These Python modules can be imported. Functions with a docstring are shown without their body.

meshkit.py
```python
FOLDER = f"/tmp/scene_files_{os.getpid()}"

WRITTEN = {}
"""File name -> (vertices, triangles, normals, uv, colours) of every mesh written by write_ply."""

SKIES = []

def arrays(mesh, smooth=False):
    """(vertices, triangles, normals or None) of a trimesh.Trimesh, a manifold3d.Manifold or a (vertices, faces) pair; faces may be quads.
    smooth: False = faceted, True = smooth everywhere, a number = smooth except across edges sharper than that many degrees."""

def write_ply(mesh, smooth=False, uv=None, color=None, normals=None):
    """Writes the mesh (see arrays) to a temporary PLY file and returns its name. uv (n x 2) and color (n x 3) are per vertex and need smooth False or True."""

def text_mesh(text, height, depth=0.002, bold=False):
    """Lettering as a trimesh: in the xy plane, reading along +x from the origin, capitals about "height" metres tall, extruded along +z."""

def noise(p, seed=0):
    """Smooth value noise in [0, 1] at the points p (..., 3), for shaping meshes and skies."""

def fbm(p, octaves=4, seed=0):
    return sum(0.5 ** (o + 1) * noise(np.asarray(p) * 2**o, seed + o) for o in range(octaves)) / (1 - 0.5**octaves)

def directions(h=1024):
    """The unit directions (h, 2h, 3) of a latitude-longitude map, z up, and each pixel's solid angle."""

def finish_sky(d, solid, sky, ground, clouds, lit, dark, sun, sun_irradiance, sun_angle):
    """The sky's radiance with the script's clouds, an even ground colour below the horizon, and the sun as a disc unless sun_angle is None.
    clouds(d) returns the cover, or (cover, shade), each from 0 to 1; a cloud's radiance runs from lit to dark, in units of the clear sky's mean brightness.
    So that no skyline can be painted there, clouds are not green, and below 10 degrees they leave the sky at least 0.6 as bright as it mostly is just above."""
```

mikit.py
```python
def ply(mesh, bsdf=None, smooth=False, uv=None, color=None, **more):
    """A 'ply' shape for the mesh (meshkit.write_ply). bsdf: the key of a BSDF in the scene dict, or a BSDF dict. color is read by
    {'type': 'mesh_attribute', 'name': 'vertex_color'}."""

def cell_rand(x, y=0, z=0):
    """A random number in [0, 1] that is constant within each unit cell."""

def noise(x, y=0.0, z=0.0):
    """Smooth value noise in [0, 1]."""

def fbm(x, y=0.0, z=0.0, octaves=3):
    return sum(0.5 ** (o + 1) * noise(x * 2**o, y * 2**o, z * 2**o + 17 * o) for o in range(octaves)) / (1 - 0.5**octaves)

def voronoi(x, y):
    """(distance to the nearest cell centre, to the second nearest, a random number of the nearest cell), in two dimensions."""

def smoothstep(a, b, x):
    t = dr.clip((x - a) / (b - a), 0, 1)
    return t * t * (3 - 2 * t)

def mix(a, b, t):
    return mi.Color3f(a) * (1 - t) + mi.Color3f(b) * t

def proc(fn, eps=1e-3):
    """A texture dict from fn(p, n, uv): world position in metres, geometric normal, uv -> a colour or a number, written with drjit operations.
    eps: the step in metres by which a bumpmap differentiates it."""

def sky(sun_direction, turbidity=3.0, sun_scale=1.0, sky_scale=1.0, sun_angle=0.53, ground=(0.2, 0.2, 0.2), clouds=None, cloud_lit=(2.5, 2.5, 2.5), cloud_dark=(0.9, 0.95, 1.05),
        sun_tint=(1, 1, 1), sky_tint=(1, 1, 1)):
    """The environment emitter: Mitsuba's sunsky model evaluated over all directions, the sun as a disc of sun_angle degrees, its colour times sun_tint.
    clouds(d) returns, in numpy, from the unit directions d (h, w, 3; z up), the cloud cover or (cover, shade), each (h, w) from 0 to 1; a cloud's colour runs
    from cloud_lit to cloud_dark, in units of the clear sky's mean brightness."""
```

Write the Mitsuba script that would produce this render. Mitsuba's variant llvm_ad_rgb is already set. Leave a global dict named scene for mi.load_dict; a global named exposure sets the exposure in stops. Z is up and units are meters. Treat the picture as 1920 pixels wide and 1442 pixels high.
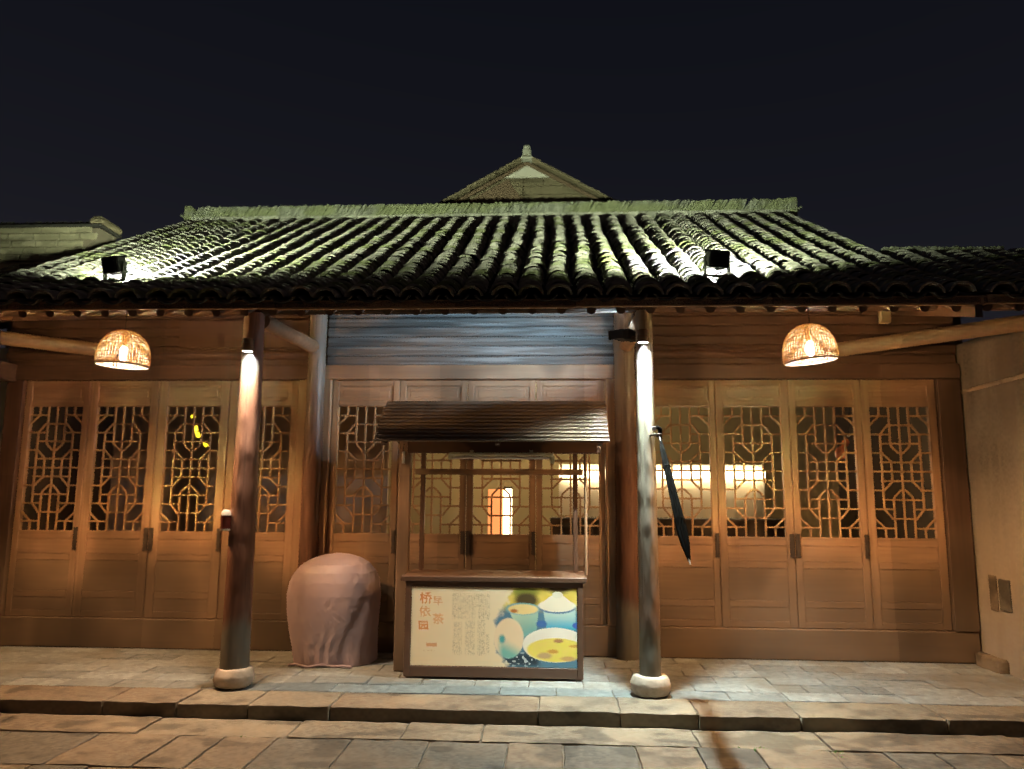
import math, random
import numpy as np, trimesh, manifold3d, drjit as dr, mitsuba as mi
import mikit, meshkit
from mikit import noise, fbm, cell_rand, smoothstep, mix, proc
from shapely.geometry import Polygon

T = mi.ScalarTransform4f
scene, labels = {}, {}
rng = np.random.default_rng(7)

# ------------------------------------------------------------------ camera, sky, exposure
exposure = 0.35
CZ = 1.51                                    # eye height; the street is z = 0, the porch floor PZ
pit, yaw, roll = (math.radians(a) for a in (8.44, 3.2, 0.40))
fw = np.array([-math.sin(yaw) * math.cos(pit), math.cos(yaw) * math.cos(pit), math.sin(pit)])
rt = np.array([math.cos(yaw), math.sin(yaw), 0.0])
up = np.cross(rt, fw)
up = -math.sin(roll) * rt + math.cos(roll) * up
eye = np.array([0, 0, CZ])
scene['camera'] = {'type': 'thinlens', 'fov': 2 * math.degrees(math.atan(960 / 1440)), 'fov_axis': 'x', 'near_clip': 0.05, 'far_clip': 500.0,
                   'aperture_radius': 0.0095, 'focus_distance': 4.6,
                   'to_world': T().look_at(origin=eye.tolist(), target=(eye + fw).tolist(), up=up.tolist())}
scene['night_sky'] = {**mikit.sky((0.7, -0.6, 0.45), turbidity=4, sun_scale=0.0, sky_scale=0.15, sky_tint=(0.98, 0.62, 0.60), ground=(0.05, 0.05, 0.05)), 'sampling_weight': 0.6}

# radiances of the lamps, the added fill, the curtain glow and the yellow reflection
BULB = (4500.0, 2380.0, 980.0)
POST_LEFT = (5200.0, 3950.0, 2800.0)
POST_RIGHT = (10500.0, 12800.0, 12400.0)
ROOF_FLOOD = (2600.0, 2900.0, 1900.0)
FASCIA_FLOOD = (820.0, 1290.0, 1680.0)
COUNTER_STRIP = (13.0, 10.5, 6.6)
PAPER_LANTERN = (7.0, 5.4, 3.2)
CURTAIN_GLOW = (1.15, 0.34, 0.10)
ROOM_FILL = (150.0, 112.0, 55.0)
YELLOW_REFLECTION = (2.2, 1.5, 0.04)

# ------------------------------------------------------------------ geometry helpers
PZ = 0.09
FY = 7.33                                    # front plane of the door leaves

_sg = [(a, b, c) for a in (-1, 1) for b in (-1, 1) for c in (-1, 1)]
def _box_template():
    pts = []
    for s in _sg:
        for k in range(3):
            pts.append([s[i] * (1.0 if i == k else 0.8) for i in range(3)])
    h = trimesh.convex.convex_hull(np.array(pts))
    order = np.array([np.argmin(np.linalg.norm(np.array(pts) - v, axis=1)) for v in h.vertices])
    return order[h.faces]
_BF = _box_template()
def cbox(x0, x1, y0, y1, z0, z1, c=0.004):
    """a box with chamfered edges"""
    ctr = np.array([(x0 + x1) / 2, (y0 + y1) / 2, (z0 + z1) / 2])
    h = np.abs(np.array([(x1 - x0) / 2, (y1 - y0) / 2, (z1 - z0) / 2]))
    c = min(c, h.min() * 0.6)
    v = []
    for s in _sg:
        for k in range(3):
            v.append([s[i] * (h[i] if i == k else h[i] - c) for i in range(3)])
    return trimesh.Trimesh(np.array(v) + ctr, _BF, process=False)
def cat(*m):
    l = []
    for x in m:
        l += list(x) if isinstance(x, (list, tuple)) else [x]
    return trimesh.util.concatenate(l)
def moved(m, loc=(0, 0, 0), rz=0.0, rx=0.0, ry=0.0, s=1.0):
    m = m.copy()
    M = trimesh.transformations.euler_matrix(rx, ry, rz)
    M[:3, :3] *= s
    M[:3, 3] = loc
    m.apply_transform(M)
    return m
def frame_of(d):
    d = np.asarray(d, float); d = d / np.linalg.norm(d)
    a = np.cross(d, [0, 0, 1.0] if abs(d[2]) < 0.9 else [0, 1.0, 0]); a /= np.linalg.norm(a)
    return a, np.cross(d, a)
def log(p0, p1, r0, r1=None, n=16, sides=20, rough=0.006, seed=0, squash=1.0, freq=5.0):
    """a hewn round timber from p0 to p1 with a slightly uneven skin"""
    r1 = r0 if r1 is None else r1
    p0, p1 = np.asarray(p0, float), np.asarray(p1, float)
    a, b = frame_of(p1 - p0)
    t = np.linspace(0, 1, n)
    ang = np.arange(sides) * 2 * np.pi / sides
    P = p0 + (p1 - p0) * t[:, None]
    R = (r0 + (r1 - r0) * t)[:, None] * np.ones((1, sides))
    dirs = np.cos(ang)[None, :, None] * a + np.sin(ang)[None, :, None] * b * squash
    V = P[:, None] + R[..., None] * dirs
    R = R + rough * 2 * (meshkit.fbm(V * freq, 3, seed) - 0.5)
    V = (P[:, None] + R[..., None] * dirs).reshape(-1, 3)
    F = []
    for i in range(n - 1):
        for j in range(sides):
            k = (j + 1) % sides
            F += [[i * sides + j, i * sides + k, (i + 1) * sides + k], [i * sides + j, (i + 1) * sides + k, (i + 1) * sides + j]]
    c0, c1 = len(V), len(V) + 1
    V = np.vstack([V, p0, p1])
    for j in range(sides):
        k = (j + 1) % sides
        F += [[c0, k, j], [c1, (n - 1) * sides + j, (n - 1) * sides + k]]
    m = trimesh.Trimesh(V, F, process=False); trimesh.repair.fix_normals(m)
    return m
def tube(pts, r, sides=8):
    pts = np.asarray(pts, float); n = len(pts)
    r = np.broadcast_to(r, (n,))
    t = np.gradient(pts, axis=0); t /= np.linalg.norm(t, axis=1, keepdims=True) + 1e-12
    a, _ = frame_of(t[0]); ang = np.arange(sides) * 2 * np.pi / sides
    V = []
    for i in range(n):
        a = a - t[i] * (a @ t[i]); a /= np.linalg.norm(a); b = np.cross(t[i], a)
        V.append(pts[i] + r[i] * (np.cos(ang)[:, None] * a + np.sin(ang)[:, None] * b))
    V = np.vstack(V + [pts[:1], pts[-1:]])
    F = []
    for i in range(n - 1):
        for j in range(sides):
            k = (j + 1) % sides
            F += [[i * sides + j, i * sides + k, (i + 1) * sides + k], [i * sides + j, (i + 1) * sides + k, (i + 1) * sides + j]]
    for j in range(sides):
        k = (j + 1) % sides
        F += [[n * sides, k, j], [n * sides + 1, (n - 1) * sides + j, (n - 1) * sides + k]]
    m = trimesh.Trimesh(V, F, process=False); trimesh.repair.fix_normals(m)
    return m
def lathe(prof, sides=32, loc=(0, 0, 0)):
    m = trimesh.creation.revolve(np.array(prof, float), sections=sides)
    m.apply_translation(loc)
    return m
def bar(p, q, w, d0, d1):
    """a flat bar in the xz plane from p to q (x, z), w wide, from y = d0 to d1"""
    p, q = np.array(p, float), np.array(q, float)
    L = np.linalg.norm(q - p); a = math.atan2(q[1] - p[1], q[0] - p[0])
    m = cbox(-L / 2 - w * 0.25, L / 2 + w * 0.25, d0, d1, -w / 2, w / 2, 0.002)
    M = np.eye(4); c, s = math.cos(a), math.sin(a)
    M[:3, :3] = [[c, 0, -s], [0, 1, 0], [s, 0, c]]
    M[:3, 3] = [(p[0] + q[0]) / 2, 0, (p[1] + q[1]) / 2]
    m.apply_transform(M)
    return m
def rough_stone(x0, x1, y0, y1, z0, z1, seed, amp=0.008, c=0.02, cell=0.07):
    """a worn stone slab: rounded box, finely divided, pushed about by noise"""
    L = np.array([x0, y0, z0]); D = np.array([x1 - x0, y1 - y0, z1 - z0])
    c = min(c, D.min() * 0.4)
    G = []
    for k in range(3):
        m_ = min(16, max(1, int(round((D[k] - 2 * c) / cell))))
        G.append(np.concatenate([[0], np.linspace(c, D[k] - c, m_ + 1), [D[k]]]) / D[k])
    V, F, o = [], [], 0
    for ax in range(3):
        u, w = [i for i in range(3) if i != ax]
        for side in (0, 1):
            if ax == 2 and side == 0: continue
            a, b = np.meshgrid(G[u], G[w], indexing='ij')
            P = np.zeros((a.size, 3)); P[:, u] = a.ravel(); P[:, w] = b.ravel(); P[:, ax] = side
            V.append(P); nu, nw = len(G[u]), len(G[w])
            for i in range(nu - 1):
                for j in range(nw - 1):
                    q = [o + i * nw + j, o + (i + 1) * nw + j, o + (i + 1) * nw + j + 1, o + i * nw + j + 1]
                    if (side == 1) != (ax == 1): F += [[q[0], q[1], q[2]], [q[0], q[2], q[3]]]
                    else: F += [[q[0], q[2], q[1]], [q[0], q[3], q[2]]]
            o += a.size
    P = L + np.vstack(V) * D
    C = L + D / 2
    inn = np.clip(P, L + c, L + D - c)
    d = P - inn
    l = np.linalg.norm(d, axis=1, keepdims=True)
    P = np.where(l > 1e-9, inn + d / np.maximum(l, 1e-9) * np.minimum(l, c), P)
    nz = np.stack([meshkit.fbm(P * 9 + 31 * k, 3, seed + k) - 0.5 for k in range(3)], 1)
    P = P + nz * amp * np.array([1.6, 1.6, 1.2])
    m = trimesh.Trimesh(P, F, process=False); m.merge_vertices(digits_vertex=6)
    return m

used = set()
def key_of(base):
    if base not in used:
        used.add(base); return base
    i = 1
    while f'{base}_{i:03d}' in used: i += 1
    k = f'{base}_{i:03d}'; used.add(k)
    return k
def thing(name, label, category, group=None):
    k = key_of(name); labels[k] = {'label': label, 'category': category}
    if group: labels[k]['group'] = group
    return k
def part(parent, name, mesh, bsdf, smooth=False, label=None, kind=None, emit=None, group=None):
    k = key_of(f'{parent}__{name}')
    scene[k] = mikit.ply(mesh, bsdf, smooth=smooth)
    if emit is not None: scene[k]['emitter'] = {'type': 'area', 'radiance': {'type': 'rgb', 'value': list(emit)}}
    d = {}
    if label: d['label'] = label
    if kind: d['kind'] = kind
    if group: d['group'] = group
    if d: labels[k] = d
    return k
def top(name, mesh, bsdf, smooth=False, label=None, category=None, kind=None, group=None):
    k = key_of(name); scene[k] = mikit.ply(mesh, bsdf, smooth=smooth); labels[k] = {}
    for a, b in (('label', label), ('category', category), ('kind', kind), ('group', group)):
        if b: labels[k][a] = b
    return k

# ------------------------------------------------------------------ materials
def rgb(*c): return {'type': 'rgb', 'value': list(c)}
def plain(name, color, rough=0.6, metallic=0.0, **k):
    scene[name] = {'type': 'twosided', 'bsdf': {'type': 'principled', 'base_color': rgb(*color), 'roughness': rough, 'metallic': metallic, **k}}
    return name
def procmat(name, fn, rough=0.6, bump=None, bscale=1.0, spec=0.4, eps=1e-3):
    b = {'type': 'principled', 'base_color': proc(fn), 'roughness': rough if not callable(rough) else proc(rough), 'specular': spec}
    if bump is not None:
        b = {'type': 'bumpmap', 'arbitrary': proc(bump, eps), 'scale': bscale, 'bsdf': b}
    scene[name] = {'type': 'twosided', 'bsdf': b}
    return name

def wood_fn(light, dark, axis, tone=0.5, gray=(0.2, 0.17, 0.14), gray_amt=0.3, board=0.23):
    def fn(p, n, uv):
        a, b, c = (p.x, p.y, p.z) if axis == 'x' else (p.z, p.y, p.x)
        g = fbm(a * 3.0, b * 45.0, c * 48.0, 2)
        ring = noise(a * 0.9 + 5, b * 9, c * 14)
        st = fbm(p.x * 1.3 + 3, p.y * 1.3, p.z * 1.6, 2)
        bd = cell_rand(dr.floor(c / board + 40), dr.floor(a / 1.7 + 30), 3)
        k = dr.clip(0.25 + 0.55 * g + 0.35 * (ring - 0.5) + tone * (bd - 0.5) * 0.6, 0, 1)
        col = mix(dark, light, k)
        col = mix(col, gray, dr.clip(smoothstep(0.42, 0.75, st) * gray_amt, 0, 1))
        foot = 1 - smoothstep(0.45, 1.40, p.z + 0.7 * (st - 0.5))  # base dirt, deepened to imitate lamplight falling off towards the bottom
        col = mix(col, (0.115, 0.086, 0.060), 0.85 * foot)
        leaf = cell_rand(dr.floor((p.x + 5.275) / 0.695 + 3), 4, 2)
        col = col * (0.80 + 0.34 * leaf)
        blot = noise(p.x * 3.1 + 11, p.y, p.z * 2.3)
        grime = fbm(p.x * 1.9 + 21, p.y, p.z * 0.9 + 5, 2)
        return col * (0.66 + 0.62 * blot) * (1 - 0.42 * smoothstep(0.54, 0.70, grime))
    return fn
def wood_bump(axis):
    def fn(p, n, uv):
        a, b, c = (p.x, p.y, p.z) if axis == 'x' else (p.z, p.y, p.x)
        return noise(a * 4.0, b * 70.0, c * 75.0)
    return fn
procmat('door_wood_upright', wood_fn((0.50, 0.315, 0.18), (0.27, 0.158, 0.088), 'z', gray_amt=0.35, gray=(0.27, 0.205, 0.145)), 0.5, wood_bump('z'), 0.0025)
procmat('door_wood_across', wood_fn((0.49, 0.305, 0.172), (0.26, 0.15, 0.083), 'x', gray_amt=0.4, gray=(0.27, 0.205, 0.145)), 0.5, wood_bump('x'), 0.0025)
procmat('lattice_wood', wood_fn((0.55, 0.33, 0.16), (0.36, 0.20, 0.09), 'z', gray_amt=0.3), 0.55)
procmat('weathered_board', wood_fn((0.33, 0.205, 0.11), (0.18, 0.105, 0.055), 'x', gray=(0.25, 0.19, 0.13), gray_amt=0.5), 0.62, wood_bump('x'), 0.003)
procmat('dark_timber_across', wood_fn((0.085, 0.050, 0.033), (0.036, 0.022, 0.016), 'x', gray_amt=0.2, gray=(0.13, 0.10, 0.075)), 0.52, wood_bump('x'), 0.004)
procmat('dark_timber_upright', wood_fn((0.095, 0.052, 0.034), (0.042, 0.024, 0.017), 'z', gray_amt=0.2, gray=(0.12, 0.09, 0.07)), 0.45, wood_bump('z'), 0.004)
procmat('eave_timber', wood_fn((0.42, 0.27, 0.16), (0.22, 0.13, 0.075), 'x', gray_amt=0.4, gray=(0.30, 0.24, 0.18)), 0.6, wood_bump('x'), 0.004)

def fascia_fn(p, n, uv):
    g = fbm(p.x * 2.0, p.y * 40, p.z * 46.0, 3)
    w = fbm(p.x * 1.7 + 9, 0.0, p.z * 26.0, 3)
    col = mix((0.06, 0.055, 0.05), (0.19, 0.18, 0.165), g)
    return mix(col, (0.30, 0.305, 0.295), smoothstep(0.42, 0.80, w) * 0.7)
procmat('washed_board', fascia_fn, 0.8, wood_bump('x'), 0.003, spec=0.1)

def post_fn(seed, light, dark, peel, peel_lo, peel_hi):
    def fn(p, n, uv):
        g = fbm(p.x * 45 + seed, p.y * 45, p.z * 3.0, 2)
        col = mix(dark, light, g)
        pl = fbm(p.x * 11 + seed, p.y * 11, p.z * 5.0, 3)
        up_ = smoothstep(peel_lo, peel_hi, p.z)
        col = mix(col, peel, dr.clip(up_ * (0.75 + 0.3 * pl), 0, 1))
        crack = smoothstep(0.70, 0.76, noise(p.x * 60 + seed, p.y * 60, p.z * 2.2))
        col = col * (1 - 0.22 * crack)
        foot = 1 - smoothstep(0.50, 0.66, p.z + 0.12 * (noise(p.x * 9, p.y * 9, 3.0) - 0.5))
        col = mix(col, (0.125, 0.125, 0.10), 0.85 * foot)
        return col
    return fn
def post_bump(p, n, uv):
    return 0.6 * noise(p.x * 16, p.y * 16, p.z * 6.0) + 0.4 * noise(p.x * 50, p.y * 50, p.z * 9.0)
procmat('left_post_wood', post_fn(3.0, (0.175, 0.082, 0.052), (0.10, 0.046, 0.031), (0.24, 0.135, 0.10), 1.0, 2.1), 0.5, post_bump, 0.007)
procmat('right_post_wood', post_fn(8.0, (0.18, 0.10, 0.063), (0.105, 0.055, 0.036), (0.31, 0.27, 0.205), 0.2, 1.9), 0.5, post_bump, 0.008)
procmat('hall_post_wood', post_fn(5.5, (0.12, 0.060, 0.038), (0.062, 0.030, 0.021), (0.25, 0.22, 0.18), 1.7, 3.0), 0.4, post_bump, 0.009)

def tile_fn(p, n, uv):
    t = cell_rand(dr.floor(p.x / 0.213 + 60), dr.floor(p.y / 0.11), dr.floor(p.z / 0.06))
    g = fbm(p.x * 30, p.y * 30, p.z * 30, 2)
    moss = fbm(p.x * 2.3 + 4, p.y * 2.3, p.z * 9, 3)
    col = mix((0.16, 0.155, 0.14), (0.34, 0.33, 0.29), dr.clip(0.2 * t + 0.8 * g, 0, 1)) * (0.72 + 0.5 * t)
    col = mix(col, (0.13, 0.155, 0.055), smoothstep(0.45, 0.68, moss) * 0.75)
    lich = smoothstep(0.70, 0.78, noise(p.x * 26, p.y * 26, p.z * 26))
    return mix(col, (0.36, 0.36, 0.30), lich * 0.45)
def fine_bump(p, n, uv): return noise(p.x * 80, p.y * 80, p.z * 80)
procmat('roof_tile', tile_fn, 0.95, fine_bump, 0.004, spec=0.08)
plain('pan_tile_clay', (0.045, 0.042, 0.036), 0.9)
def ridge_fn(p, n, uv):
    t = cell_rand(dr.floor(p.x / 0.034 + 200), 0, 0)
    moss = fbm(p.x * 3.3, p.y * 8, p.z * 8, 4)
    col = mix((0.12, 0.13, 0.10), (0.27, 0.28, 0.23), fbm(p.x * 40, p.y * 40, p.z * 40, 2)) * (0.6 + 0.7 * t)
    return mix(col, (0.18, 0.20, 0.105), smoothstep(0.36, 0.6, moss) * 0.8)
procmat('ridge_tile', ridge_fn, 0.9, None, spec=0.1)
def band_fn(p, n, uv):
    t = cell_rand(dr.floor(p.x / 0.21 + 60), 2, 0)
    return mix((0.22, 0.23, 0.19), (0.40, 0.40, 0.34), fbm(p.x * 16, p.y * 16, p.z * 16, 3)) * (0.65 + 0.6 * t)
procmat('ridge_lime', band_fn, 0.9, None, spec=0.1)

def stone_fn(lo, hi, s=1.0, warm=(0.26, 0.21, 0.14)):
    def fn(p, n, uv):
        big = fbm(p.x * 2.1 * s + 2, p.y * 2.1 * s, p.z * 3, 3)
        fine = fbm(p.x * 38, p.y * 38, p.z * 38, 2)
        col = mix(lo, hi, dr.clip(0.45 * big + 0.6 * fine, 0, 1))
        col = mix(col, warm, smoothstep(0.5, 0.72, big) * 0.4)
        stain = fbm(p.x * 4.3 * s + 8, p.y * 6.1 * s, p.z * 5, 2)
        col = col * (1 - 0.42 * smoothstep(0.52, 0.72, stain))
        return col
    return fn
def stone_bump(p, n, uv): return fbm(p.x * 18, p.y * 18, p.z * 18, 2) + 0.3 * noise(p.x * 90, p.y * 90, p.z * 90)
procmat('pale_stone', stone_fn((0.080, 0.068, 0.049), (0.21, 0.180, 0.131)), 0.75, stone_bump, 0.018)
procmat('brown_stone', stone_fn((0.075, 0.060, 0.043), (0.19, 0.153, 0.108)), 0.75, stone_bump, 0.012)
procmat('dark_stone', stone_fn((0.05, 0.047, 0.039), (0.14, 0.13, 0.105), warm=(0.12, 0.11, 0.088)), 0.7, stone_bump, 0.018)
procmat('base_stone', stone_fn((0.24, 0.195, 0.145), (0.50, 0.42, 0.33)), 0.7, stone_bump, 0.008)
def brick_fn(p, n, uv):
    t = cell_rand(dr.floor(p.x / 0.42 + 60), dr.floor((p.y - 5.872) / 0.243 + 20), 1)
    t2 = cell_rand(dr.floor(p.x / 0.84 + 60), dr.floor((p.y - 5.872) / 0.243 + 20), 5)
    big = fbm(p.x * 1.7, p.y * 1.7, 0.5, 3)
    col = mix((0.108, 0.118, 0.112), (0.245, 0.265, 0.252), fbm(p.x * 26, p.y * 26, p.z * 26, 3)) * (0.62 + 0.35 * t + 0.35 * t2)
    return mix(col, (0.13, 0.115, 0.085), smoothstep(0.48, 0.7, big) * 0.6)
procmat('floor_brick', brick_fn, 0.7, stone_bump, 0.010)
plain('mortar', (0.12, 0.10, 0.073), 0.95)

def plaster_fn(p, n, uv):
    big = fbm(p.x * 1.6, p.y * 1.6, p.z * 1.1, 4)
    run = fbm(p.x * 7, p.y * 7, p.z * 0.8, 3)
    fine = fbm(p.x * 40, p.y * 40, p.z * 40, 2)
    col = mix((0.07, 0.065, 0.055), (0.315, 0.295, 0.255), dr.clip(1.25 * big + 0.5 * run + 0.3 * fine - 0.58, 0, 1))
    col = mix(col, (0.15, 0.13, 0.10), smoothstep(0.50, 0.66, run) * 0.6)
    low = 1 - smoothstep(0.6, 2.2, p.z + 0.8 * (big - 0.5))
    return mix(col, (0.36, 0.31, 0.245), 0.5 * low)
procmat('stained_plaster', plaster_fn, 0.85, stone_bump, 0.010)
def pale_plaster_fn(p, n, uv):
    return mix((0.42, 0.44, 0.34), (0.62, 0.64, 0.50), fbm(p.x * 4, p.y * 4, p.z * 4, 4))
procmat('pale_plaster', pale_plaster_fn, 0.85)
def nbr_fn(p, n, uv):
    r = dr.floor(p.z / 0.085)
    t = cell_rand(dr.floor(p.x / 0.3 + 0.5 * r + 90), r, 1)
    big = fbm(p.x * 1.4, p.y, p.z * 2.2, 4)
    col = mix((0.10, 0.092, 0.058), (0.27, 0.245, 0.165), big) * (0.75 + 0.45 * t)
    return mix(col, (0.34, 0.31, 0.22), smoothstep(0.55, 0.7, fbm(p.x * 5, 2.0, p.z * 12, 3)) * 0.45)
procmat('old_brickwork', nbr_fn, 0.9, stone_bump, 0.01)
procmat('gable_block_stone', stone_fn((0.10, 0.085, 0.054), (0.165, 0.142, 0.092), 0.6), 0.9, None, spec=0.1)
plain('gable_brown', (0.10, 0.068, 0.042), 0.9)
plain('lime_white', (0.42, 0.41, 0.35), 0.9)
plain('black_metal', (0.012, 0.012, 0.012), 0.5)
plain('lamp_bronze', (0.07, 0.04, 0.026), 0.5)
plain('iron_plate', (0.06, 0.045, 0.035), 0.5, 0.4)
plain('steel', (0.5, 0.5, 0.5), 0.35, 0.8)
plain('white_enamel', (0.75, 0.73, 0.68), 0.4)
plain('tube_casing', (0.42, 0.42, 0.32), 0.45)
plain('red_enamel', (0.10, 0.02, 0.015), 0.35)
plain('lamp_glass', (0.8, 0.8, 0.8), 0.4)
plain('umbrella_cloth', (0.006, 0.0055, 0.005), 1.0, specular=0.0)
plain('umbrella_grip', (0.75, 0.78, 0.85), 0.3)
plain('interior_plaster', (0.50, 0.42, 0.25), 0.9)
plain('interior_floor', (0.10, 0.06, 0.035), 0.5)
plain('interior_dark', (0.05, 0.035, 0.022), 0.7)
plain('screen_wood', (0.46, 0.36, 0.26), 0.7)
plain('worn_enamel', (0.33, 0.30, 0.27), 0.5)
plain('orange_cloth', (0.8, 0.4, 0.2), 0.7)
plain('coping_clay', (0.022, 0.02, 0.017), 0.9)
plain('blue_cloth', (0.30, 0.38, 0.46), 0.8)
plain('gourd_skin', (0.55, 0.16, 0.05), 0.35)
plain('cream_panel', (0.66, 0.58, 0.42), 0.8)
plain('leaf_green', (0.09, 0.16, 0.03), 0.7)
scene['window_glass'] = {'type': 'thindielectric'}
def rattan_fn(p, n, uv):
    return mix((0.21, 0.095, 0.048), (0.34, 0.165, 0.09), noise(p.x * 90, p.y * 90, p.z * 60))
scene['rattan'] = {'type': 'principledthin', 'base_color': proc(rattan_fn), 'roughness': 0.6, 'diff_trans': 0.05}
def cover_fn(p, n, uv):
    g = fbm(p.x * 5, p.y * 5, p.z * 5, 2)
    return mix((0.27, 0.21, 0.23), (0.335, 0.27, 0.29), g)
procmat('mauve_cloth', cover_fn, 0.5, lambda p, n, uv: fbm(p.x * 15, p.y * 15, p.z * 4.0, 2), 0.009)

# ------------------------------------------------------------------ street and porch (the setting)
s = 60.0
top('ground', trimesh.Trimesh([[-s, -s, -0.06], [s, -s, -0.06], [s, s, -0.06], [-s, s, -0.06]], [[0, 1, 2], [0, 2, 3]], process=False), 'mortar', kind='structure')
top('street', cbox(-6.5, 5.5, 0.6, 5.47, -0.05, -0.011, 0.002), 'mortar', kind='structure')
labels['street']['label'] = 'stone paved lane of large worn slabs in front of the porch step'
SLABS = [(5.07, 5.445, [(-5.0, -3.72, 'b'), (-3.72, -2.70, 'b'), (-2.70, -1.71, 'p'), (-1.71, -0.98, 'p'), (-0.98, -0.47, 'p'), (-0.47, 0.90, 'p'), (0.90, 1.70, 'p'), (1.70, 2.92, 'b'), (2.92, 4.1, 'b')]),
         (4.47, 5.064, [(-4.3, -3.5, 'd'), (-3.5, -2.91, 'd'), (-2.91, -2.39, 'b'), (-2.39, -2.09, 'b'), (-2.09, -1.75, 'b'), (-1.75, -1.27, 'd'), (-1.27, -0.78, 'd'), (-0.78, -0.29, 'd'), (-0.29, 0.05, 'b'), (0.05, 0.49, 'd'), (0.49, 0.86, 'b'), (0.86, 1.22, 'd'), (1.22, 1.67, 'b'), (1.67, 1.985, 'b'), (1.985, 2.29, 'd'), (2.29, 2.63, 'd'), (2.63, 3.2, 'b'), (3.2, 3.8, 'd')])]
r_ = random.Random(5)
for y1 in (4.463, 3.62, 2.8, 1.95):
    x, row = -4.2, []
    while x < 4.0:
        w = r_.uniform(0.32, 0.75); row.append((x, x + w, r_.choice('bpddb'))); x += w
    SLABS.append((y1 - 0.80, y1, row))
sd = 100
for y0, y1, row in SLABS:
    for x0, x1, c in row:
        sd += 3
        part('street', 'paving_slab', rough_stone(x0 + 0.006, x1 - 0.006, y0 + r_.uniform(0.001, 0.008), y1 - r_.uniform(0.0, 0.005), -0.045, r_.uniform(-0.006, 0.006), sd, amp=0.012, c=0.006), {'p': 'pale_stone', 'b': 'brown_stone', 'd': 'dark_stone'}[c], smooth=50)

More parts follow.
